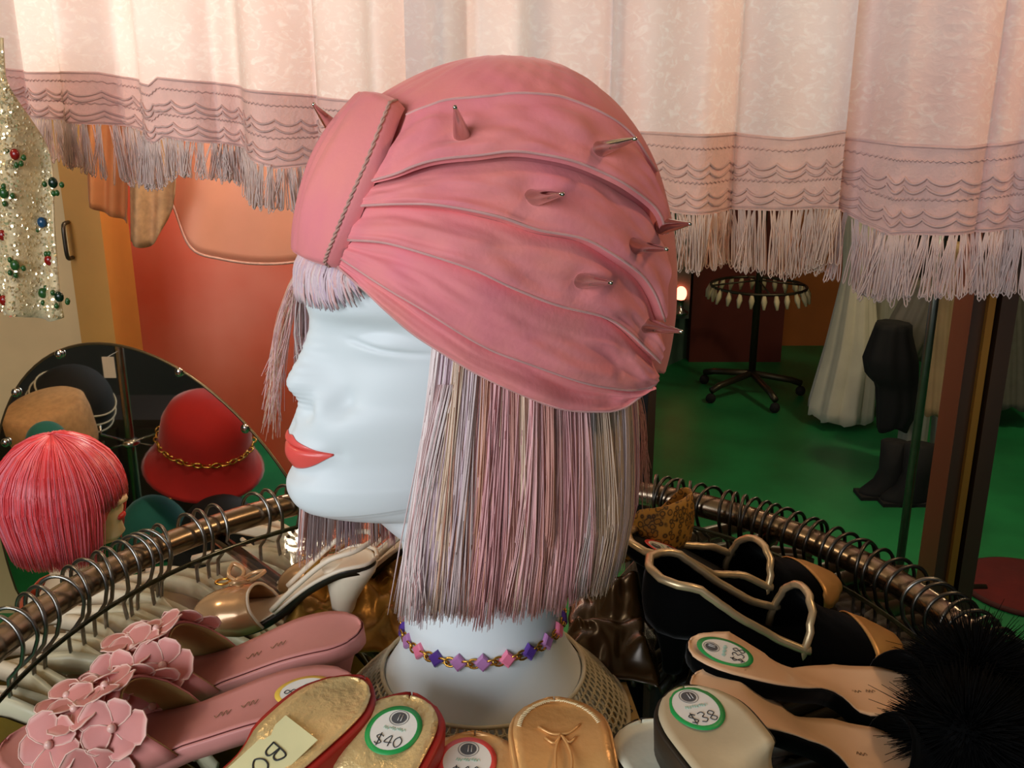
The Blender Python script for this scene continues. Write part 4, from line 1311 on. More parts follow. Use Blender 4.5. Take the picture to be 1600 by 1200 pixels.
for k in range(26):
    a = 2 * PI * k / 26; c = Vector((b0.x + rr_ * math.cos(a), b0.y + rr_ * math.sin(a), zc_ - .015)); tn = Vector((-math.sin(a), math.cos(a), 0)); ou = Vector((math.cos(a), math.sin(a), 0)) * random.Random(k).uniform(.3, 1)
    m = MB(); m.tube([c + Vector((0, 0, .035)), c + ou * .015, c + Vector((0, 0, -.04)) + ou * .03], [.008, .016, .006], 6, flat=.5); m.build('clip', M_CLIP, rk)


# hanging clothes: fluted cloth bodies between pixel outlines
def cloth(name, label, cat, Y, left, right, mt, flutes=7, depth=.10, seed=1, group=None):
    rg = random.Random(seed); vs_ = sorted(set([p[1] for p in left] + [p[1] for p in right])); rows = []
    n = 22; v0, v1 = vs_[0], vs_[-1]
    for i in range(n):
        v = lerp(v0, v1, i / (n - 1)); L_ = at_y(tab([(b, a) for a, b in left], v), v, Y); R_ = at_y(tab([(b, a) for a, b in right], v), v, Y)
        c = (L_ + R_) / 2; a_ = (R_.x - L_.x) / 2; row = []
        for k in range(64):
            t = 2 * PI * k / 64; q = 1 + .10 * math.sin(flutes * t + seed) * (.3 + .7 * i / n) + .04 * math.sin(3 * flutes * t)
            row.append(c + Vector((a_ * math.cos(t) * q / 1.08, min(depth, max(a_, .02)) * math.sin(t) * q, .012 * math.sin(flutes * t) * (i == n - 1))))
        rows.append(row)
    lo = rows[-1][0]
    m = MB(); m.grid(rows, cu=True, capends=True); return m.build(name, mt, None, label=label, cat=cat, group=group)


M_WD = mat('white tulle', '#cfcab4', .8, var=.15, vscale=9, sheen=.2); M_BD = mat('beige satin cloth', '#a98c62', .6, var=.25, vscale=7); M_BK = mat('black cloth', '#060606', .85, var=.3)
M_GD = mat('grey white cloth', '#9a9888', .75, var=.2, vscale=8)
cloth('white_dress', 'floor length white dress on the rack, leftmost of the hanging clothes', 'dress', 4.6, [(1318, 330), (1316, 430), (1290, 540), (1262, 640)], [(1372, 330), (1366, 430), (1372, 540), (1362, 648)], M_WD, 8, .2, 1)
cloth('ivory_dress', 'ivory dress behind the black jacket', 'dress', 4.7, [(1350, 330), (1352, 440), (1345, 600)], [(1420, 330), (1410, 450), (1400, 600)], M_GD, 6, .12, 2)
cloth('black_jacket', 'black jacket hanging low in front of the pale dresses', 'jacket', 4.0, [(1368, 505), (1346, 560), (1350, 585), (1366, 600), (1368, 660)], [(1424, 520), (1432, 560), (1430, 640), (1415, 668)], M_BK, 3, .12, 3)
cloth('grey_blouse', 'pale grey sheer blouse above the black jacket', 'blouse', 4.2, [(1420, 440), (1400, 480), (1378, 520)], [(1490, 440), (1478, 520), (1440, 560)], mat('sheer grey cloth', '#6c675a', .6, var=.3, vscale=10), 5, .10, 4)
cloth('beige_coat', 'long beige coat hanging beside the gilt frame post', 'coat', 3.8, [(1462, 380), (1452, 500), (1442, 640)], [(1515, 380), (1505, 500), (1492, 645)], M_BD, 5, .10, 5)
cloth('white_skirt', 'white skirt hanging below the beige coat', 'skirt', 4.1, [(1410, 630), (1398, 735)], [(1455, 630), (1440, 742)], M_GD, 5, .08, 6)
cloth('white_skirt', 'grey white skirt right of the chrome rack pole', 'skirt', 4.15, [(1458, 640), (1452, 735)], [(1496, 640), (1486, 742)], M_GD, 5, .08, 7)
cloth('grey_dress', 'dim grey dress right of the gilt frame post', 'dress', 4.6, [(1556, 430), (1548, 560), (1540, 625)], [(1600, 430), (1604, 560), (1606, 630)], mat('dim grey cloth', '#5f5d50', .8, var=.2), 6, .12, 8)
# chrome rail with pole in front of the clothes
pb = at_z(1400, 925, FLOORZ)
rl = thing('garment_rail', 'chrome garment rail pole in front of the hanging clothes', 'clothes rail', tuple(pb))
m = MB(); m.tube([pb, Vector((pb.x, pb.y, .62))], .014, 10); m.build('upright', mat('dull chrome', '#6d726a', .3, .9, var=.2), rl)
m = MB(); m.tube([Vector((pb.x, pb.y, .60)), Vector((pb.x + .1, 4.9, .60))], .012, 8); m.build('top_rail', M_DM, rl)
m = MB(); m.tube([pb + Vector((-.2, 0, .015)), pb + Vector((.3, 0, .015))], .014, 8); m.build('foot_bar', M_DM, rl)
# dark boots on the floor
for k, (u, v, s_) in enumerate(((1388, 775, 1), (1425, 785, 1.05), (1455, 780, .95))):
    p = at_z(u, v, FLOORZ); t = thing('boot', ['leftmost black boot below the hanging clothes', 'black boot behind the chrome rail pole', 'rightmost black boot below the hanging clothes'][k], 'boot', tuple(p), 'boots on the green floor')
    m = MB(); rows = []
    for (x, z, a_, b_) in ((0, .24, .055, .05), (0, .12, .05, .048), (-.01, .07, .06, .05), (-.03, .03, .09, .05), (-.035, .0, .095, .052)):
        rows.append([p + Vector((x * s_ + a_ * s_ * math.cos(2 * PI * j / 18), b_ * s_ * math.sin(2 * PI * j / 18), z * s_)) for j in range(18)])
    m.grid(rows, cu=True, capends=True); m.build('shaft', M_BK, t)
    m = MB(); m.box(p + Vector((-.13 * s_, -.05, 0)), p + Vector((.06 * s_, .05, .015))); m.build('boot_sole', M_BFELT, t, smooth=False)
# dark red round rug
c = at_z(1600, 920, FLOORZ); ex = at_z(1508, 920, FLOORZ); r = (c - ex).length
t = thing('round_rug', 'dark red round rug on the green floor at the right edge', 'rug', (c.x, c.y, FLOORZ))
m = MB(); m.lathe([(r, 0), (r, .012), (r * .97, .018), (.01, .018)], (c.x, c.y, FLOORZ), 48); m.build('pile', mat('dark red rug pile', '#5e0f0c', .9, var=.3, vscale=12, bump=.4, bscale=200), t)
m = MB(); m.tube([(c.x + r * math.cos(2 * PI * k / 64), c.y + r * math.sin(2 * PI * k / 64), FLOORZ + .008) for k in range(64)], .01, 6, closed=True); m.build('binding', mat('darker red binding', '#3c0806', .8, var=.2), t)

# ================================================================== SHOES ON THE GLASS
def frames(P):
    T = []; n = len(P)
    for i in range(n): T.append((P[min(i + 1, n - 1)] - P[max(i - 1, 0)]).normalized())
    out = []
    for t in T:
        l = t.cross(Vector((0, 0, 1))).normalized(); out.append((t, l, l.cross(t).normalized()))
    return out


def rnd_ends(wf, e0=.16, e1=.16):
    def f(t):
        k = 1.0
        if t < e0: k = math.sqrt(max(0, 1 - ((e0 - t) / e0) ** 2))
        if t > 1 - e1: k = min(k, math.sqrt(max(0, 1 - ((t - 1 + e1) / e1) ** 2)))
        return max(.0006, wf(t) * k)
    return f


def arcres(D, n):
    acc = [0.0]
    for a, b in zip(D, D[1:]): acc.append(acc[-1] + (b - a).length)
    out = []; k = 0
    for i in range(n):
        x = acc[-1] * i / (n - 1)
        while k < len(D) - 2 and acc[k + 1] < x: k += 1
        out.append(D[k].lerp(D[k + 1], 0 if acc[k + 1] == acc[k] else (x - acc[k]) / (acc[k + 1] - acc[k])))
    return out


def sole(path, wf, th, root, insole_m, body_m, rim=.0035, n=44, cup=.0025, bodyname='sole', body=True, thf=None):
    # resample by cosine spacing so the rounded ends stay smooth
    D = arcres(spline(path, 400), 200); P = [D[min(199, int(round(199 * (1 - math.cos(PI * i / (n - 1))) / 2)))] for i in range(n)]
    ts = [(1 - math.cos(PI * i / (n - 1))) / 2 for i in range(n)]
    F_ = frames(D); F_ = [F_[min(199, int(round(199 * t)))] for t in ts]
    rows = []; loops = []
    for i, t in enumerate(ts):
        T, l, u = F_[i]; h = wf(t); row = []; rm = rim * min(1.0, math.sqrt(h / .015))
        for j in range(11):
            y = -1 + 2 * j / 10; row.append(P[i] + l * (h * y) + u * (cup * y * y))
        rows.append(row)
        H = h + rm; tt = thf(t) if thf else th; C = P[i] + T * (rim * (1 if t > .5 else -1) * (abs(2 * t - 1) ** 40))
        loops.append([C - l * (H - .001) + u * (cup - .0008), C - l * (H - rm) + u * (cup - .0018), C - u * .002, C + l * (H - rm) + u * (cup - .0018), C + l * (H - .001) + u * (cup - .0008), C + l * H + u * (cup - .003), C + l * (H - .001) - u * tt * .5, C + l * H * .93 - u * tt, C - u * tt, C - l * H * .93 - u * tt,
                      C - l * (H - .001) - u * tt * .5, C - l * H + u * (cup - .003)])
    m = MB(); m.grid(rows); m.build('insole', insole_m, root, solid=.001)
    if body:
        m = MB(); m.grid(loops, cu=True, capends=True); m.build(bodyname, body_m, root)
    def fr(t):
        k = min(199, max(0, int(round(199 * t)))); D_ = frames(D[max(0, k - 1):k + 2])
        return D[k], D_[min(1, len(D_) - 1)]
    return fr


def block_heel(root, fr, mt, t0, half, name='heel', taper=.7, ov=.004):
    P, (T, l, u) = fr(t0); rows = []
    for k in range(9):
        a = k / 8; z = lerp(P.z - .014, 0.0, a); q = lerp(1, taper, math.sin(a * PI / 2))
        rows.append([Vector((P.x, P.y, z)) + Vector((T.x, T.y, 0)).normalized() * (half * 1.0 * q * math.cos(2 * PI * j / 20)) + l * (half * .9 * q * math.sin(2 * PI * j / 20)) for j in range(20)])
    m = MB(); m.grid(rows, cu=True, capends=True); m.build(name, mt, root)


STROKES = {'$': [[(.9, .8), (.5, .95), (.1, .75), (.5, .5), (.9, .25), (.5, .05), (.1, .2)], [(.5, 1.1), (.5, -.1)]], '4': [[(.7, 0), (.7, 1), (.05, .35), (.95, .35)]], '0': [[(.5, 1), (.1, .7), (.1, .3), (.5, 0), (.9, .3), (.9, .7), (.5, 1)]],
           '3': [[(.1, .9), (.6, 1), (.85, .75), (.45, .52), (.9, .28), (.55, 0), (.1, .1)]], '8': [[(.5, .5), (.12, .75), (.5, 1), (.88, .75), (.5, .5), (.1, .25), (.5, 0), (.9, .25), (.5, .5)]],
           '5': [[(.9, 1), (.2, 1), (.15, .55), (.6, .6), (.9, .3), (.55, 0), (.1, .1)]], '6': [[(.8, .95), (.3, .7), (.1, .3), (.5, 0), (.9, .25), (.55, .5), (.15, .35)]], 'B': [[(.1, 0), (.1, 1), (.7, .9), (.7, .6), (.1, .5), (.85, .4), (.8, .08), (.1, 0)]],
           '/': [[(.1, -.1), (.9, 1.1)]], '~': [[(0, .4), (.15, .8), (.3, .3), (.45, .75), (.6, .25), (.8, .7), (1, .4)]], '1': [[(.5, 0), (.5, 1)]]}


def write(s, c, ex, ey, up, h, mt, name, parent, r=.0004, gap=1.15, asp=.62):
    m = MB(); x0_ = -len(s) * gap * asp / 2
    for i, ch in enumerate(s):
        for st in STROKES.get(ch, []):
            pts = [c + ex * ((x0_ + (i * gap + .08 + a) * asp) * h) + ey * ((b - .5) * h) + up * .0002 for a, b in st]
            m.tube(spline(pts, len(pts) * 4) if len(pts) > 2 else pts, r, 4)
    return m.build(name, mt, parent)


M_INK = mat('black ink', '#2a2a2c', .7, var=.1); M_GINK = mat('faint green print', '#b9d8c6', .7, var=.1); M_PAPER = mat('white sticker paper', '#eceae4', .5, var=.03)
RINGM = {'green': mat('green sticker ring', '#1c9a4a', .45, var=.05), 'red': mat('red sticker ring', '#e8504a', .45, var=.05), 'yellow': mat('yellow sticker ring', '#e8c24c', .45, var=.05)}


def sticker(root, fr, t, off, ring, text, rx=.0165, ry=.0205, lift=.0014, rot=0.0, flip=1):
    if isinstance(t, tuple):
        best = min(((to_px(fr(k / 200)[0])[0] - t[0]) ** 2 + (to_px(fr(k / 200)[0])[1] - t[1]) ** 2, k / 200) for k in range(6, 150)); t = best[1]
    P, (T, l, u) = fr(t); c = P + l * off + u * lift
    ey = (T * -flip) ; ex = l * flip * 1
    if ex.cross(ey).dot(u) < 0: ex = -ex
    R = Matrix.Rotation(rot, 3, u); ex = R @ ex; ey = R @ ey
    e = lambda a, k: c + ex * (rx * k * math.cos(a)) + ey * (ry * k * math.sin(a))
    m = MB(); m.add([e(2 * PI * i / 40, .86) + u * .0003 for i in range(40)] + [e(2 * PI * i / 40, .86) - u * .0003 for i in range(40)], [tuple(range(40))] + [(i, 40 + i, 40 + (i + 1) % 40, (i + 1) % 40) for i in range(40)])
    st = m.build('price_sticker', M_PAPER, root, smooth=False, label='white oval price sticker with ' + ring + ' ring')
    m = MB(); m.grid([[e(2 * PI * i / 40, 1.0) for i in range(40)], [e(2 * PI * i / 40, 1.0) + u * .0003 for i in range(40)], [e(2 * PI * i / 40, .82) + u * .0004 for i in range(40)]], cu=True); m.build('sticker_ring', RINGM[ring], st)
    cc = c + ey * (ry * .48) + u * .0005; er = rx * .28
    m = MB(); m.add([cc + ex * er * math.cos(2 * PI * i / 20) + ey * er * math.sin(2 * PI * i / 20) for i in range(20)], [tuple(range(20))]); m.tube([cc + ex * er * 1.25 * math.cos(2 * PI * i / 24) + ey * er * 1.25 * math.sin(2 * PI * i / 24) for i in range(24)], .00018, 4, closed=True)
    em = m.build('emblem', mat('grey emblem print', '#55565a', .6, var=.2, vscale=900), st, smooth=False)
    write('11', cc + u * .0002, ex, ey, u, er * 1.1, M_PAPER, 'emblem_mark', st, .00022, .6)
    write('~~~', c + ey * (ry * .02) + u * .0004, ex, ey, u, ry * .26, M_GINK, 'faint_print', st, .00022, 1.0, .9)
    write(text, c - ey * (ry * .46) + u * .0004, ex, ey, u, ry * .42, M_INK, 'price_mark', st, .00030)


M_GINS = mat('crackled gold insole', '#eccb8e', .32, .42, var=.25, vscale=60, bump=.8, bscale=220, stretch=(1, 1, 1), bdist=.0015)
M_REDL = mat('red leather', '#a81e12', .5, var=.2, vscale=20)
M_PGOLD = mat('peach gold leather', '#dfa868', .34, .3, var=.15, vscale=30, bump=.4, bscale=120)


def at3(L_): return [at_z(u, v, z) for u, v, z in L_]


# red slippers with gold insoles
def slipper(name, label, group, pth, wf, th, im, bm, heel_half=.024, cat='shoe', hm=None, e0=.24):
    P = at3(pth); c = P[0]; t = thing(name, label, cat, (c.x, c.y, 0), group)
    fr = sole(P, rnd_ends(wf, e0, .12), th, t, im, bm, rim=.0048 if bm is M_REDL else .003)
    block_heel(t, fr, hm or bm, .12, heel_half)
    # toe strap further down, towards the camera
    return t, fr


def toe_cover(root, fr, wf, t0, t1, h0, h1, mt, name='toe_upper', n=14, mth=19, lean=.06):
    rows = []
    for i in range(n):
        row = []
        for k in range(mth):
            a = PI * k / (mth - 1); t = lerp(t0, t1, i / (n - 1)) - lean * (1 - math.sin(a)) * (1 - i / (n - 1)); P, (T, l, u) = fr(max(0, min(1, t))); h = lerp(h0, h1, (i / (n - 1)))
            W_ = wf(max(0, min(1, t))) + .004
            row.append(P + l * (W_ * math.cos(a)) + u * (h * math.sin(a) ** .8 - .002))
        rows.append(row)
    m = MB(); m.grid(rows); return m.build(name, mt, root, solid=.002), rows


wf1 = lambda t: tab([(0, .0275), (.3, .0265), (.55, .026), (.8, .032), (1, .03)], t)
t, fr = slipper('gold_slipper', 'red slipper with crackled gold insole and taped size label', 'red and gold slippers', [(563, 1066, .095), (500, 1117, .092), (425, 1185, .082), (345, 1268, .055), (290, 1330, .034), (235, 1395, .026)], wf1, .026, M_GINS, M_REDL)
toe_cover(t, fr, wf1, .74, .97, .036, .016, M_REDL)
kt = min(((to_px(fr(k / 200)[0])[0] - 425) ** 2 + (to_px(fr(k / 200)[0])[1] - 1170) ** 2, k / 200) for k in range(150))[1]
P, (T, l, u) = fr(kt); m = MB(); ex = -T
m.add([P + T * a + l * b + u * .0012 for a, b in ((-.021, -.017), (-.019, .018), (.03, .019), (.03, -.016))], [(3, 2, 1, 0)]); tp = m.build('tape_label', mat('yellowed masking tape', '#d9d2a0', .7, var=.1), t, smooth=False, solid=.0004, label='yellowed tape with handwritten size')
write('B0', P + u * .0016 + T * .006, T, -l if T.cross(-l).dot(u) > 0 else l, u, .015, M_INK, 'handwriting', tp, .0006)
t, fr = slipper('gold_slipper', 'red slipper with gold insole and green ringed 40 price sticker', 'red and gold slippers', [(640, 1092, .092), (612, 1150, .09), (575, 1222, .078), (535, 1310, .052), (505, 1380, .033), (480, 1440, .026)], wf1, .026, M_GINS, M_REDL)
toe_cover(t, fr, wf1, .74, .97, .036, .016, M_REDL)
sticker(t, fr, (624, 1147), .0, 'green', '$40', .0172, .0200)
wf2 = lambda t: tab([(0, .030), (.3, .029), (.55, .028), (.8, .033), (1, .03)], t)
t, fr = slipper('peach_slipper', 'peach gold slipper with red ringed price sticker', 'peach gold slippers', [(742, 1150, .075), (735, 1215, .073), (722, 1300, .055), (712, 1380, .035), (705, 1450, .026)], wf2, .022, M_PGOLD, M_PGOLD)
toe_cover(t, fr, wf2, .72, .97, .036, .016, M_PGOLD)
sticker(t, fr, (738, 1192), .003, 'red', '$40', .0180, .0205)
t, fr = slipper('peach_slipper', 'peach gold slipper with embossed bow and no sticker', 'peach gold slippers', [(866, 1096, .088), (876, 1150, .087), (890, 1225, .075), (905, 1310, .05), (915, 1380, .032), (922, 1450, .026)], wf2, .024, M_PGOLD, M_PGOLD)
toe_cover(t, fr, wf2, .74, .97, .036, .016, M_PGOLD)
kt = min(((to_px(fr(k / 200)[0])[0] - 870) ** 2 + (to_px(fr(k / 200)[0])[1] - 1145) ** 2, k / 200) for k in range(150))[1]
P, (T, l, u) = fr(kt); m = MB()
for st in ([(-.013, -.004), (-.006, .002), (0, .003), (.006, .002), (.013, -.004)], [(-.009, .006), (-.004, .010), (0, .004), (.005, .010), (.01, .005)], [(0, .003), (-.003, .012), (-.004, .022), (-.002, .034)], [(0, .003), (.004, .013), (.006, .024), (.007, .034)]):
    m.tube(spline([P + l * a + T * b + u * .0014 for a, b in st], 12), .0009, 5)
m.build('embossed_bow', M_PGOLD, t, label='embossed bow on the insole')
# stitched edge
m = MB()
we_ = rnd_ends(wf2, .24, .12)
for sg in (-1, 1):
    for k in range(26):
        t_ = .003 + .17 * (k / 25) ** 1.6; P, (T, l, u) = fr(t_); q = P + l * sg * max(0, we_(t_) - .0022) + u * .0026 + T * .001; m.tube([q, q + T * .0012 - l * sg * .0026], .0005, 4)
m.build('stitching', mat('cream thread', '#f0dcae', .6, var=.1), t)

# pale insole pair
M_PALE = mat('pale cream insole', '#d9d5bd', .55, var=.1, vscale=25, bump=.15, bscale=90); M_PALE2 = mat('worn pale insole', '#cdbb98', .5, var=.2, vscale=30, bump=.15)
M_DKL = mat('dark olive brown leather', '#2a2114', .5, var=.3, vscale=20)
t, fr = slipper('pale_shoe', 'shoe with worn pale insole and green ringed sticker beside the black mule', 'pale insole shoes', [(1068, 1078, .106), (1105, 1130, .104), (1155, 1195, .099), (1205, 1270, .075), (1240, 1340, .043), (1260, 1410, .026)], wf2, .024, M_PALE2, M_DKL)
toe_cover(t, fr, wf2, .74, .97, .036, .016, M_DKL); sticker(t, fr, (1086, 1110), .001, 'green', '$38', .0168, .0205)
t, fr = slipper('pale_shoe', 'shoe with plain pale cream insole at the bottom edge', 'pale insole shoes', [(1002, 1130, .078), (1040, 1185, .076), (1085, 1255, .06), (1120, 1330, .038), (1150, 1400, .028)], wf2, .022, M_PALE, M_DKL)
toe_cover(t, fr, wf2, .74, .97, .036, .016, M_DKL)

# black marabou mules with peach insoles
M_PEACH = mat('peach leather insole', '#efc49c', .4, var=.12, vscale=14, coat=.15)
M_FEA = mat('black marabou', '#030303', .8, spec=.1, var=.2)
wfm = lambda t: tab([(0, .028), (.22, .0285), (.42, .020), (.52, .019), (.7, .033), (.85, .03), (1, .014)], t)


def mule(label, pth, stk, puff, seed):
    P = at3(pth); t = thing('marabou_mule', label, 'shoe', (P[0].x, P[0].y, 0), 'black marabou mules')
    fr = sole(P, rnd_ends(wfm, .19, .14), .010, t, M_PEACH, M_BLACK, rim=.0016)
    block_heel(t, fr, M_BLACK, .13, .022, taper=.42)
    if stk: sticker(t, fr, (1132, 1019), 0, 'green', '$38', .0158, .0200, rot=0)
    P_, (T, l, u) = fr(.80)
    write('~~', P_ + u * .0012 - T * .012, T, l if T.cross(l).dot(u) > 0 else -l, u, .006, mat('brown print', '#8a6a48', .7, var=.1), 'maker_print', t, .0003, 1.6, 1.2)
    ub, _ = toe_cover(t, fr, wfm, .90, 1.0, .032, .012, M_BLACK)
    rg = random.Random(seed); c = fr(.97)[0] + Vector(puff); m = MB(); R_ = .048
    for i in range(5200):
        d = Vector((rg.gauss(0, 1), rg.gauss(0, 1), rg.gauss(0, .8))).normalized(); a = d.orthogonal().normalized() * rg.gauss(0, .012); L_ = R_ * rg.uniform(.75, 1.12)
        pts = [c + d * .004, c + d * L_ * .5 + a * .6, c + d * L_ + a * 1.4 - Vector((0, 0, .006))]
        pts = [Vector((p.x, p.y, max(p.z, .003))) for p in pts]; m.tube(pts, [.0007, .0005, .0002], 3)
    m.ell(c, R_ * .62, R_ * .62, min(R_ * .5, c.z - .004), 16, 10)
    m.build('feather_puff', M_FEA, t, kind='stuff', label='fluffy black feather puff')
    return fr


mule('black marabou mule with peach insole, the farther one with green ringed sticker', [(1078, 1004, .088), (1145, 1025, .086), (1225, 1052, .066), (1285, 1072, .036), (1345, 1082, .026), (1462, 1078, .022)], True, (.030, -.005, .016), 1)
mule('black marabou mule with peach insole, the nearer one behind the pale shoe', [(1085, 1058, .084), (1160, 1090, .082), (1235, 1130, .060), (1290, 1162, .036), (1345, 1180, .026), (1450, 1190, .022)], False, (.034, .008, .014), 2)

# pink flower mules
M_PINKL = mat('dusty pink leather', '#c9837c', .55, var=.1, vscale=16, bump=.1); M_PETAL = mat('pink organza petal', '#dd8f88', .6, attr=True, var=.1, vscale=50, trans=.12); M_LIN = mat('yellowed lining', '#b59a5c', .7, var=.25, vscale=20)
wfp = lambda t: tab([(0, .027), (.2, .028), (.45, .024), (.68, .036), (.85, .037), (1, .03)], t)


def pmule(label, pth, stk, seed):
    P = [Vector(p) for p in pth]; t = thing('flower_mule', label, 'shoe', (P[0].x, P[0].y, 0), 'pink flower mules')
    fr = sole(P, rnd_ends(wfp, .12, .12), .012, t, M_PINKL, M_PINKL, rim=.002)
    block_heel(t, fr, M_PINKL, .11, .022, taper=.6)
    va, rows = toe_cover(t, fr, wfp, .58, .84, .050, .040, mat('pink vamp satin', '#d98a82', .6, var=.12, vscale=30), 'vamp', lean=.12)
    li = []
    ctr = [(r[0] + r[-1]) / 2 for r in rows]
    m = MB(); m.grid([[c_.lerp(p, .955) for p in r] for r, c_ in zip(rows, ctr)]); m.build('lining', M_LIN, t, solid=.001, label='yellowed shoe lining')
    P_, (T, l, u) = fr(.33); write('~~', P_ + u * .001, T, l if T.cross(l).dot(u) > 0 else -l, u, .011, mat('brown print', '#8a6a48', .7), 'maker_print', t, .0003, 1.6, 1.2)
    rg = random.Random(seed)
    n, mth = len(rows), len(rows[0])
    c1 = hx('#d98a82'); c2 = hx('#efbcb0')
    for (fi, fk) in ((.22, .80), (.28, .52), (.22, .24), (.55, .66), (.58, .36), (.80, .52), (.78, .80), (.76, .18), (.48, .95)):
        i = min(n - 2, int(fi * (n - 1))); k = min(mth - 2, max(1, int(fk * (mth - 1)))); c = rows[i][k]
        e1 = (rows[min(i + 1, n - 1)][k] - rows[max(i - 1, 0)][k]).normalized(); e2 = (rows[i][k + 1] - rows[i][k - 1]).normalized(); nn_ = e1.cross(e2).normalized()
        if nn_.dot(c - ctr[i]) < 0: nn_ = -nn_
        a0 = rg.uniform(0, 6)
        for q in range(5):
            a = a0 + 2 * PI * q / 5; d = e1 * math.cos(a) + e2 * math.sin(a); s_ = nn_.cross(d); m = MB(); Lp = .023; rowsp = []
            for (x, w_) in ((.1, .15), (.3, .32), (.55, .46), (.8, .42), (.95, .2)):
                rowsp.append([c + d * (Lp * x + .0) + s_ * (Lp * w_ * y) + nn_ * (.0022 + .005 * x * x * .6 - .003 * y * y * w_ + .0006 * q) for y in (-1, -.8, 0, .8, 1)])
            n0 = len(m.v); m.grid(rowsp, col=c1)
            for ri in range(5):
                for yi in range(5):
                    if yi in (0, 4) or ri == 4: m.c[n0 + ri * 5 + yi] = c2
            ed = [r[0] for r in rowsp] + [rowsp[-1][2]] + [r[4] for r in rowsp[::-1]]; m.tube(ed, .0006, 4, col=hx('#f2c8b8'))
            m.build('petal', M_PETAL, t)
        m = MB(); m.ell(c + nn_ * .005, .0032, .0032, .0032, 10, 7); m.build('flower_pearl', mat('pink pearl', '#e8b8ac', .25, var=.1), t)
    if stk: sticker(t, fr, .13, 0, 'yellow', '8', .0165, .0205)


pmule('pink flower mule, nearer of the pair, with yellow ringed sticker', [(-.112, .585, .064), (-.165, .580, .058), (-.215, .578, .040), (-.262, .578, .022), (-.31, .580, .014), (-.365, .588, .015)], True, 3)
pmule('pink flower mule, farther of the pair, without sticker', [(-.118, .662, .064), (-.165, .655, .058), (-.210, .652, .040), (-.252, .652, .022), (-.295, .655, .014), (-.345, .662, .015)], False, 4)

# champagne slingback sandals
M_CHAMP = mat('champagne patent leather', '#cda072', .22, .35, var=.15, vscale=20, coat=.5); M_IVORY = mat('ivory leather', '#e6d4bc', .45, var=.08); M_SOLE = mat('dark brown sole', '#1c130b', .45, var=.2)


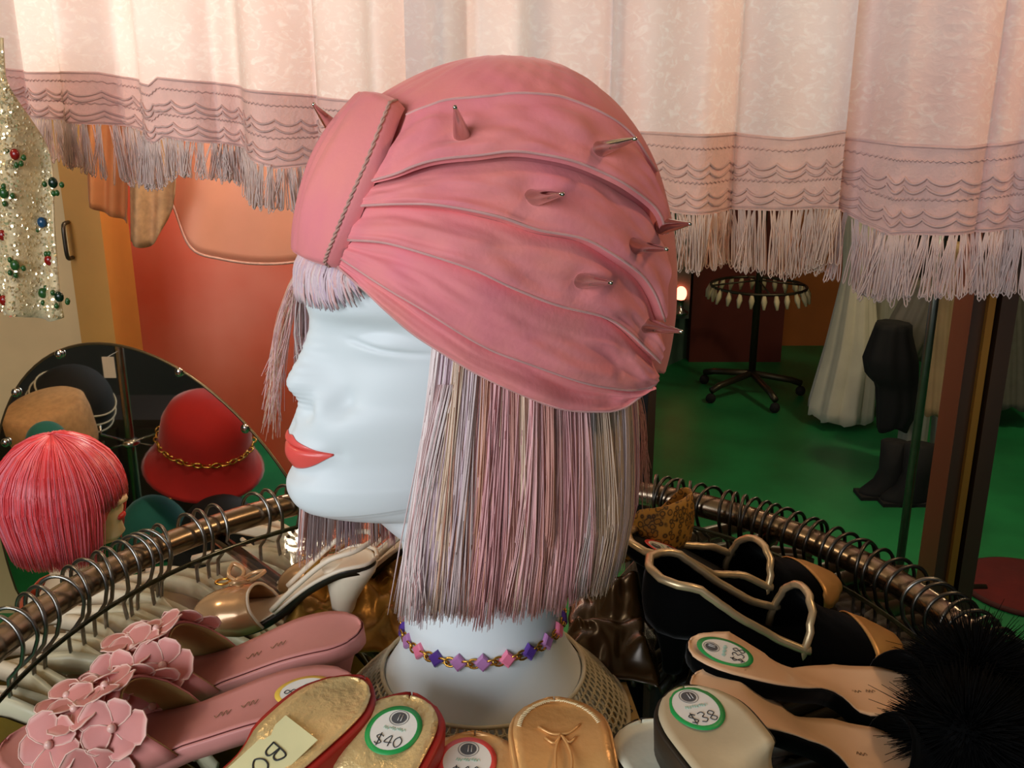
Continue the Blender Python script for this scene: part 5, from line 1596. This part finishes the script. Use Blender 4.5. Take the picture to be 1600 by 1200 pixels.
def sling(label, H0, d, seed, sc=1.0):
    T0 = Vector(d).normalized(); l = Vector((T0.y, -T0.x, 0)); Z = Vector((0, 0, 1))
    L_ = lambda x, y, z: H0 + (T0 * x + l * y + Z * z) * sc
    t = thing('slingback_shoe', label, 'shoe', tuple(H0), 'champagne slingback shoes')
    P = [L_(-.030, 0, .083), L_(.0, 0, .080), L_(.035, 0, .058), L_(.07, 0, .026), L_(.105, 0, .011), L_(.168, 0, .010)]
    wfs = lambda q: tab([(0, .024), (.2, .025), (.45, .018), (.72, .031), (.85, .029), (1, .016)], q) * sc
    fr = sole(P, rnd_ends(wfs, .12, .2), .006, t, M_IVORY, M_SOLE, rim=.0015)
    # toe box: closed shell from the throat to the tip
    rows = []
    for i in range(18):
        k = i / 17; row = []
        for q in range(21):
            a = PI * q / 20; tt = lerp(.66, 1.0, k) - .05 * (1 - math.sin(a)) * (1 - k); p, (T, ll, u) = fr(min(1, tt)); W_ = rnd_ends(wfs, .12, .2)(min(1, tt)) + .003 * sc
            h = .036 * sc * math.sqrt(max(0.02, 1 - k ** 2.6)); row.append(p + ll * (W_ * math.cos(a)) + u * (h * math.sin(a) ** .75 - .004 * sc))
        rows.append(row)
    m = MB(); m.grid(rows); m.build('toe_box', M_CHAMP, t, solid=.0015)
    m = MB(); m.tube(rows[0], .0016 * sc, 6); m.build('throat_piping', M_IVORY, t)
    # flared heel
    rows = []
    for (z, x, a_, b_) in ((.079, -.004, .030, .024), (.070, -.004, .027, .022), (.055, -.001, .020, .018), (.038, .003, .014, .014), (.02, .005, .0105, .0115), (.006, .006, .0095, .0105)):
        rows.append([L_(x + a_ * math.cos(2 * PI * k / 20), b_ * math.sin(2 * PI * k / 20), z) for k in range(20)])
    m = MB(); m.grid(rows, cu=True, capends=True); hl = m.build('heel', M_IVORY, t)
    m = MB(); m.grid([[L_(.006 + .0095 * q * math.cos(2 * PI * k / 16), .0105 * q * math.sin(2 * PI * k / 16), z) for k in range(16)] for z, q in ((.006, 1), (0.0, .95))], cu=True, capends=True); m.build('heel_tip', mat('tan heel tip', '#8a6a44', .6, var=.1), hl)
    # heel cup straps and sling strap
    for sgn in (1, -1):
        m = MB(); m.tube(spline([L_(.072, .026 * sgn, .034), L_(.045, .024 * sgn, .062), L_(.01, .028 * sgn, .094), L_(-.018, .022 * sgn, .104), L_(-.034, 0, .108)], 20), .0028 * sc, 7); m.build('sling_strap', M_IVORY, t)
        m = MB(); m.tube(spline([L_(.07, .024 * sgn, .030), L_(.035, .022 * sgn, .060), L_(0, .027 * sgn, .083), L_(-.026, .018 * sgn, .087), L_(-.034, 0, .087)], 20), .0022 * sc, 7); m.build('edge_piping', M_IVORY, t)
    # bow with knot and gilt buckle
    p, (T, ll, u) = fr(.74); kc = p + u * .040 * sc
    m = MB(); m.ell(kc, .006 * sc, .006 * sc, .006 * sc, 12, 8); kn = m.build('bow_knot', M_CHAMP, t)
    for (dx, dy, dz) in ((.5, .8, .35), (-.3, -.9, .45), (-.8, .3, .2)):
        dv = (T * dx + ll * dy + u * dz).normalized(); sv = dv.cross(u).normalized(); m = MB()
        m.tube(spline([kc, kc + dv * .014 * sc + sv * .008 * sc, kc + dv * .028 * sc, kc + dv * .014 * sc - sv * .008 * sc, kc], 18), .0022 * sc, 6); m.build('bow_loop', M_CHAMP, kn)
    bc = p + u * .034 * sc + T * .022 * sc + ll * .008 * sc; m = MB(); m.tube([bc + T * .008 * sc * math.cos(2 * PI * k / 16) + ll * .006 * sc * math.sin(2 * PI * k / 16) + u * .003 * sc for k in range(16)], .0014 * sc, 6, closed=True); m.build('buckle', M_GOLD, t)
    return t


h0 = at_z(545, 985, 0)
sling('champagne slingback high heel left of the mannequin neck, the nearer one', h0, (-.95, .10, 0), 1, .86)
h1 = at_z(668, 925, 0)
sling('champagne slingback high heel partly hidden behind the mannequin chin, the farther one', h1, (-.95, .0, 0), 2, .86)


# black velvet pumps with gold piping and gold toe caps; leopard pump
def pump(name, label, group, H, Tn, body, lin, pipe, cap, sc=1.0, tongue=.062, seat=.055, stk=None, rk=1.0):
    H = Vector(H); Tn = Vector(Tn); dr = Tn - H; dr.z = 0; L = dr.length; T0 = dr.normalized(); l = Vector((T0.y, -T0.x, 0))
    t = thing(name, label, 'shoe', (H.x, H.y, 0), group)
    pz = lambda k: tab([(0, seat), (.15, seat * .97), (.35, seat * .6), (.55, seat * .22), (.7, .008), (1, .010)], k)
    P = [H + T0 * (L * k) + Vector((0, 0, pz(k) - H.z)) for k in (0, .12, .25, .4, .55, .7, .85, 1)]
    wfq = lambda q: tab([(0, .027), (.2, .029), (.42, .027), (.70, .038), (.85, .034), (1, .018)], q) * sc
    re = rnd_ends(wfq, .12, .16)
    fr = sole(P, re, .006, t, lin, M_BLACK, rim=.001)
    block_heel(t, fr, body, .10, .017, taper=.5)
    D = [H + T0 * (L * k / 100) + Vector((0, 0, pz(k / 100) - H.z)) for k in range(101)]
    rim = lambda k: tab([(0, .042 * rk), (.12, .040 * rk), (.3, .026 * rk), (.45, .020), (.6, .022)], k) * sc
    # quarter wall: near side back round the heel to the far side
    path = []
    for i in range(24): k = .57 * (1 - i / 23) ** 1.0; path.append((max(k, .0), 1))
    path2 = [(k, -1) for k, _ in path[::-1]]
    rows = []; piping = []
    pts = []
    for k, sg in path + path2:
        w_ = re(k) + .002; p = D[int(round(k * 100))]; pts.append((p + l * (w_ * sg), k))
    for p, k in pts:
        h = rim(k); c = D[int(round(k * 100))]; outw = (p - c); outw.z = 0; outw = outw.normalized() if outw.length > 1e-5 else -T0
        if k < .04: outw = -T0
        rows.append([p + Vector((0, 0, -.006 + (h + .006) * j / 6)) + outw * (.004 * math.sin(PI * j / 6)) for j in range(7)]); piping.append(rows[-1][-1])
    m = MB(); m.grid(rows); m.build('quarter', body, t, solid=.002)
    # vamp arch from throat to toe
    rows = []
    for i in range(20):
        k = i / 19; tt = lerp(.56, 1.0, k); row = []
        for q in range(25):
            a = PI * q / 24; t2 = tt + (.07 * math.sin(a) - .03) * (1 - k) ** 2; p = D[int(round(min(1, t2) * 100))]; W_ = re(min(1, t2)) + .003
            h = lerp(tongue, .022, min(1, k * 1.25) ** .55) * sc * math.sqrt(max(.01, 1 - k ** 5)); row.append(p + l * (W_ * math.cos(a)) + Vector((0, 0, h * math.sin(a) ** (.62) - .004)))
        rows.append(row)
    m = MB(); m.grid(rows); m.build('vamp', body, t, solid=.002)
    if cap:
        c0 = 11
        m = MB(); m.grid([[p + Vector((0, 0, .0022)) + l * (.0018 * math.cos(PI * q / 24)) + T0 * .001 for q, p in enumerate(r)] for r in rows[c0:]]); m.build('toe_cap', cap, t, solid=.0012, label='gold leather toe cap')
    if pipe:
        m = MB(); m.tube(piping, .0036, 8); m.build('rim_piping', pipe, t, label='gold piping along the opening'); m = MB(); m.tube(rows[0], .0034, 8); m.build('throat_piping', pipe, t, label='gold piping round the raised throat')
    if stk: sticker(t, fr, .14, .0, stk, '$40', .0165, .0205)
    return t


M_PIPE = mat('gold metallic piping', '#dcc196', .32, .6, var=.15, vscale=60); M_CAPG = mat('gold toe leather', '#d09a58', .38, .4, var=.15, vscale=25); M_BLIN = mat('black lining', '#070606', .8, var=.2)
hA = at_z(1012, 958, .055); tA = at_z(1405, 1005, .012)
pump('velvet_pump', 'black velvet pump with gold piping and gold toe cap, the nearer one', 'black velvet pumps', hA, tA, M_BLACK, M_BLIN, M_PIPE, M_CAPG)
hB = at_z(985, 893, .055); tB = at_z(1305, 905, .012)
pump('velvet_pump', 'black velvet pump with gold piping and red ringed sticker, the farther one', 'black velvet pumps', hB, tB, M_BLACK, M_BLIN, M_PIPE, M_CAPG, stk='red', tongue=.055, seat=.075, rk=.2)
# leopard print pump, mostly behind the wig
ml = bpy.data.materials.new('leopard print'); ml.use_nodes = True; nt = ml.node_tree
tc = nt.nodes.new('ShaderNodeTexCoord'); vo = nt.nodes.new('ShaderNodeTexVoronoi'); vo.inputs['Scale'].default_value = 170; nt.links.new(tc.outputs['Object'], vo.inputs[0])
cr = nt.nodes.new('ShaderNodeValToRGB'); cr.color_ramp.elements[0].position = .30; cr.color_ramp.elements[0].color = hx('#a8741f'); cr.color_ramp.elements[1].position = .42; cr.color_ramp.elements[1].color = hx('#1c1208'); e = cr.color_ramp.elements.new(.62); e.color = hx('#b98530')
nt.links.new(vo.outputs['Distance'], cr.inputs[0]); nt.links.new(cr.outputs[0], nt.nodes['Principled BSDF'].inputs['Base Color']); nt.nodes['Principled BSDF'].inputs['Roughness'].default_value = .6
hC = at_z(1062, 852, .06); tC = at_z(860, 845, .012)
pump('leopard_pump', 'leopard print pump with brown lining between the wig and the rack ring', None, hC, tC, ml, mat('brown suede lining', '#6b4420', .8, var=.2), None, None, sc=1.1, tongue=.05, seat=.06)
# crumpled cloths lying on the glass beside the neck
def crumple(name, label, cat, quad, mt, amp, seed, z0=.004):
    q = [at_z(u, v, z0) for u, v in quad]; n = 46; rows = []
    for i in range(n):
        row = []
        for j in range(n):
            a, b = i / (n - 1), j / (n - 1); p = q[0].lerp(q[1], a).lerp(q[3].lerp(q[2], a), b)
            nz_ = max(0, .45 + .6 * noise.noise(Vector((p.x * 22, p.y * 30, seed))) + .22 * noise.noise(Vector((p.x * 70, p.y * 40, seed + 5))))
            e = min(1, 6 * min(a, 1 - a, b, 1 - b) + .05); wob = .006 * noise.noise(Vector((p.x * 40, p.y * 40, seed + 9)))
            row.append(p + Vector((wob, wob, amp * nz_ * e)))
        rows.append(row)
    m = MB(); m.grid(rows); return m.build(name, mt, None, label=label, cat=cat, solid=.0012)


crumple('gold_scarf', 'crumpled gold lame scarf on the glass left of the mannequin neck', 'scarf', [(430, 1010), (640, 1030), (650, 885), (480, 880)], GM[1], .05, 2)
crumple('brown_scarf', 'crumpled dark brown satin scarf on the glass right of the mannequin neck', 'scarf', [(885, 1040), (1030, 1075), (1010, 915), (890, 905)], mat('dark brown satin', '#4a3418', .25, .2, var=.4, vscale=14), .045, 4)
# small tag under the glass
p = at_z(962, 1078, .012)
t = thing('price_tag', 'small cardboard price tag lying beside the lace collar', 'price tag', (p.x, p.y, .001))
ex = Vector((.99, .1, 0)); ey = Vector((-.1, .99, 0)); m = MB(); m.add([Vector((p.x, p.y, .0022)) + ex * a + ey * b for a, b in ((-.015, -.028), (.014, -.029), (.014, .024), (-.014, .026))] + [Vector((p.x, p.y, .001)) + ex * a + ey * b for a, b in ((-.015, -.028), (.014, -.029), (.014, .024), (-.014, .026))], [(0, 1, 2, 3), (7, 6, 5, 4), (0, 4, 5, 1), (1, 5, 6, 2), (2, 6, 7, 3), (3, 7, 4, 0)])
m.build('card', mat('tan tag card', '#a98a4c', .7, var=.2, vscale=40), t, smooth=False); write('6/8', Vector((p.x, p.y, .0026)) - ey * .012, ex, ey, Vector((0, 0, 1)), .011, M_INK, 'handwriting', t, .0005)
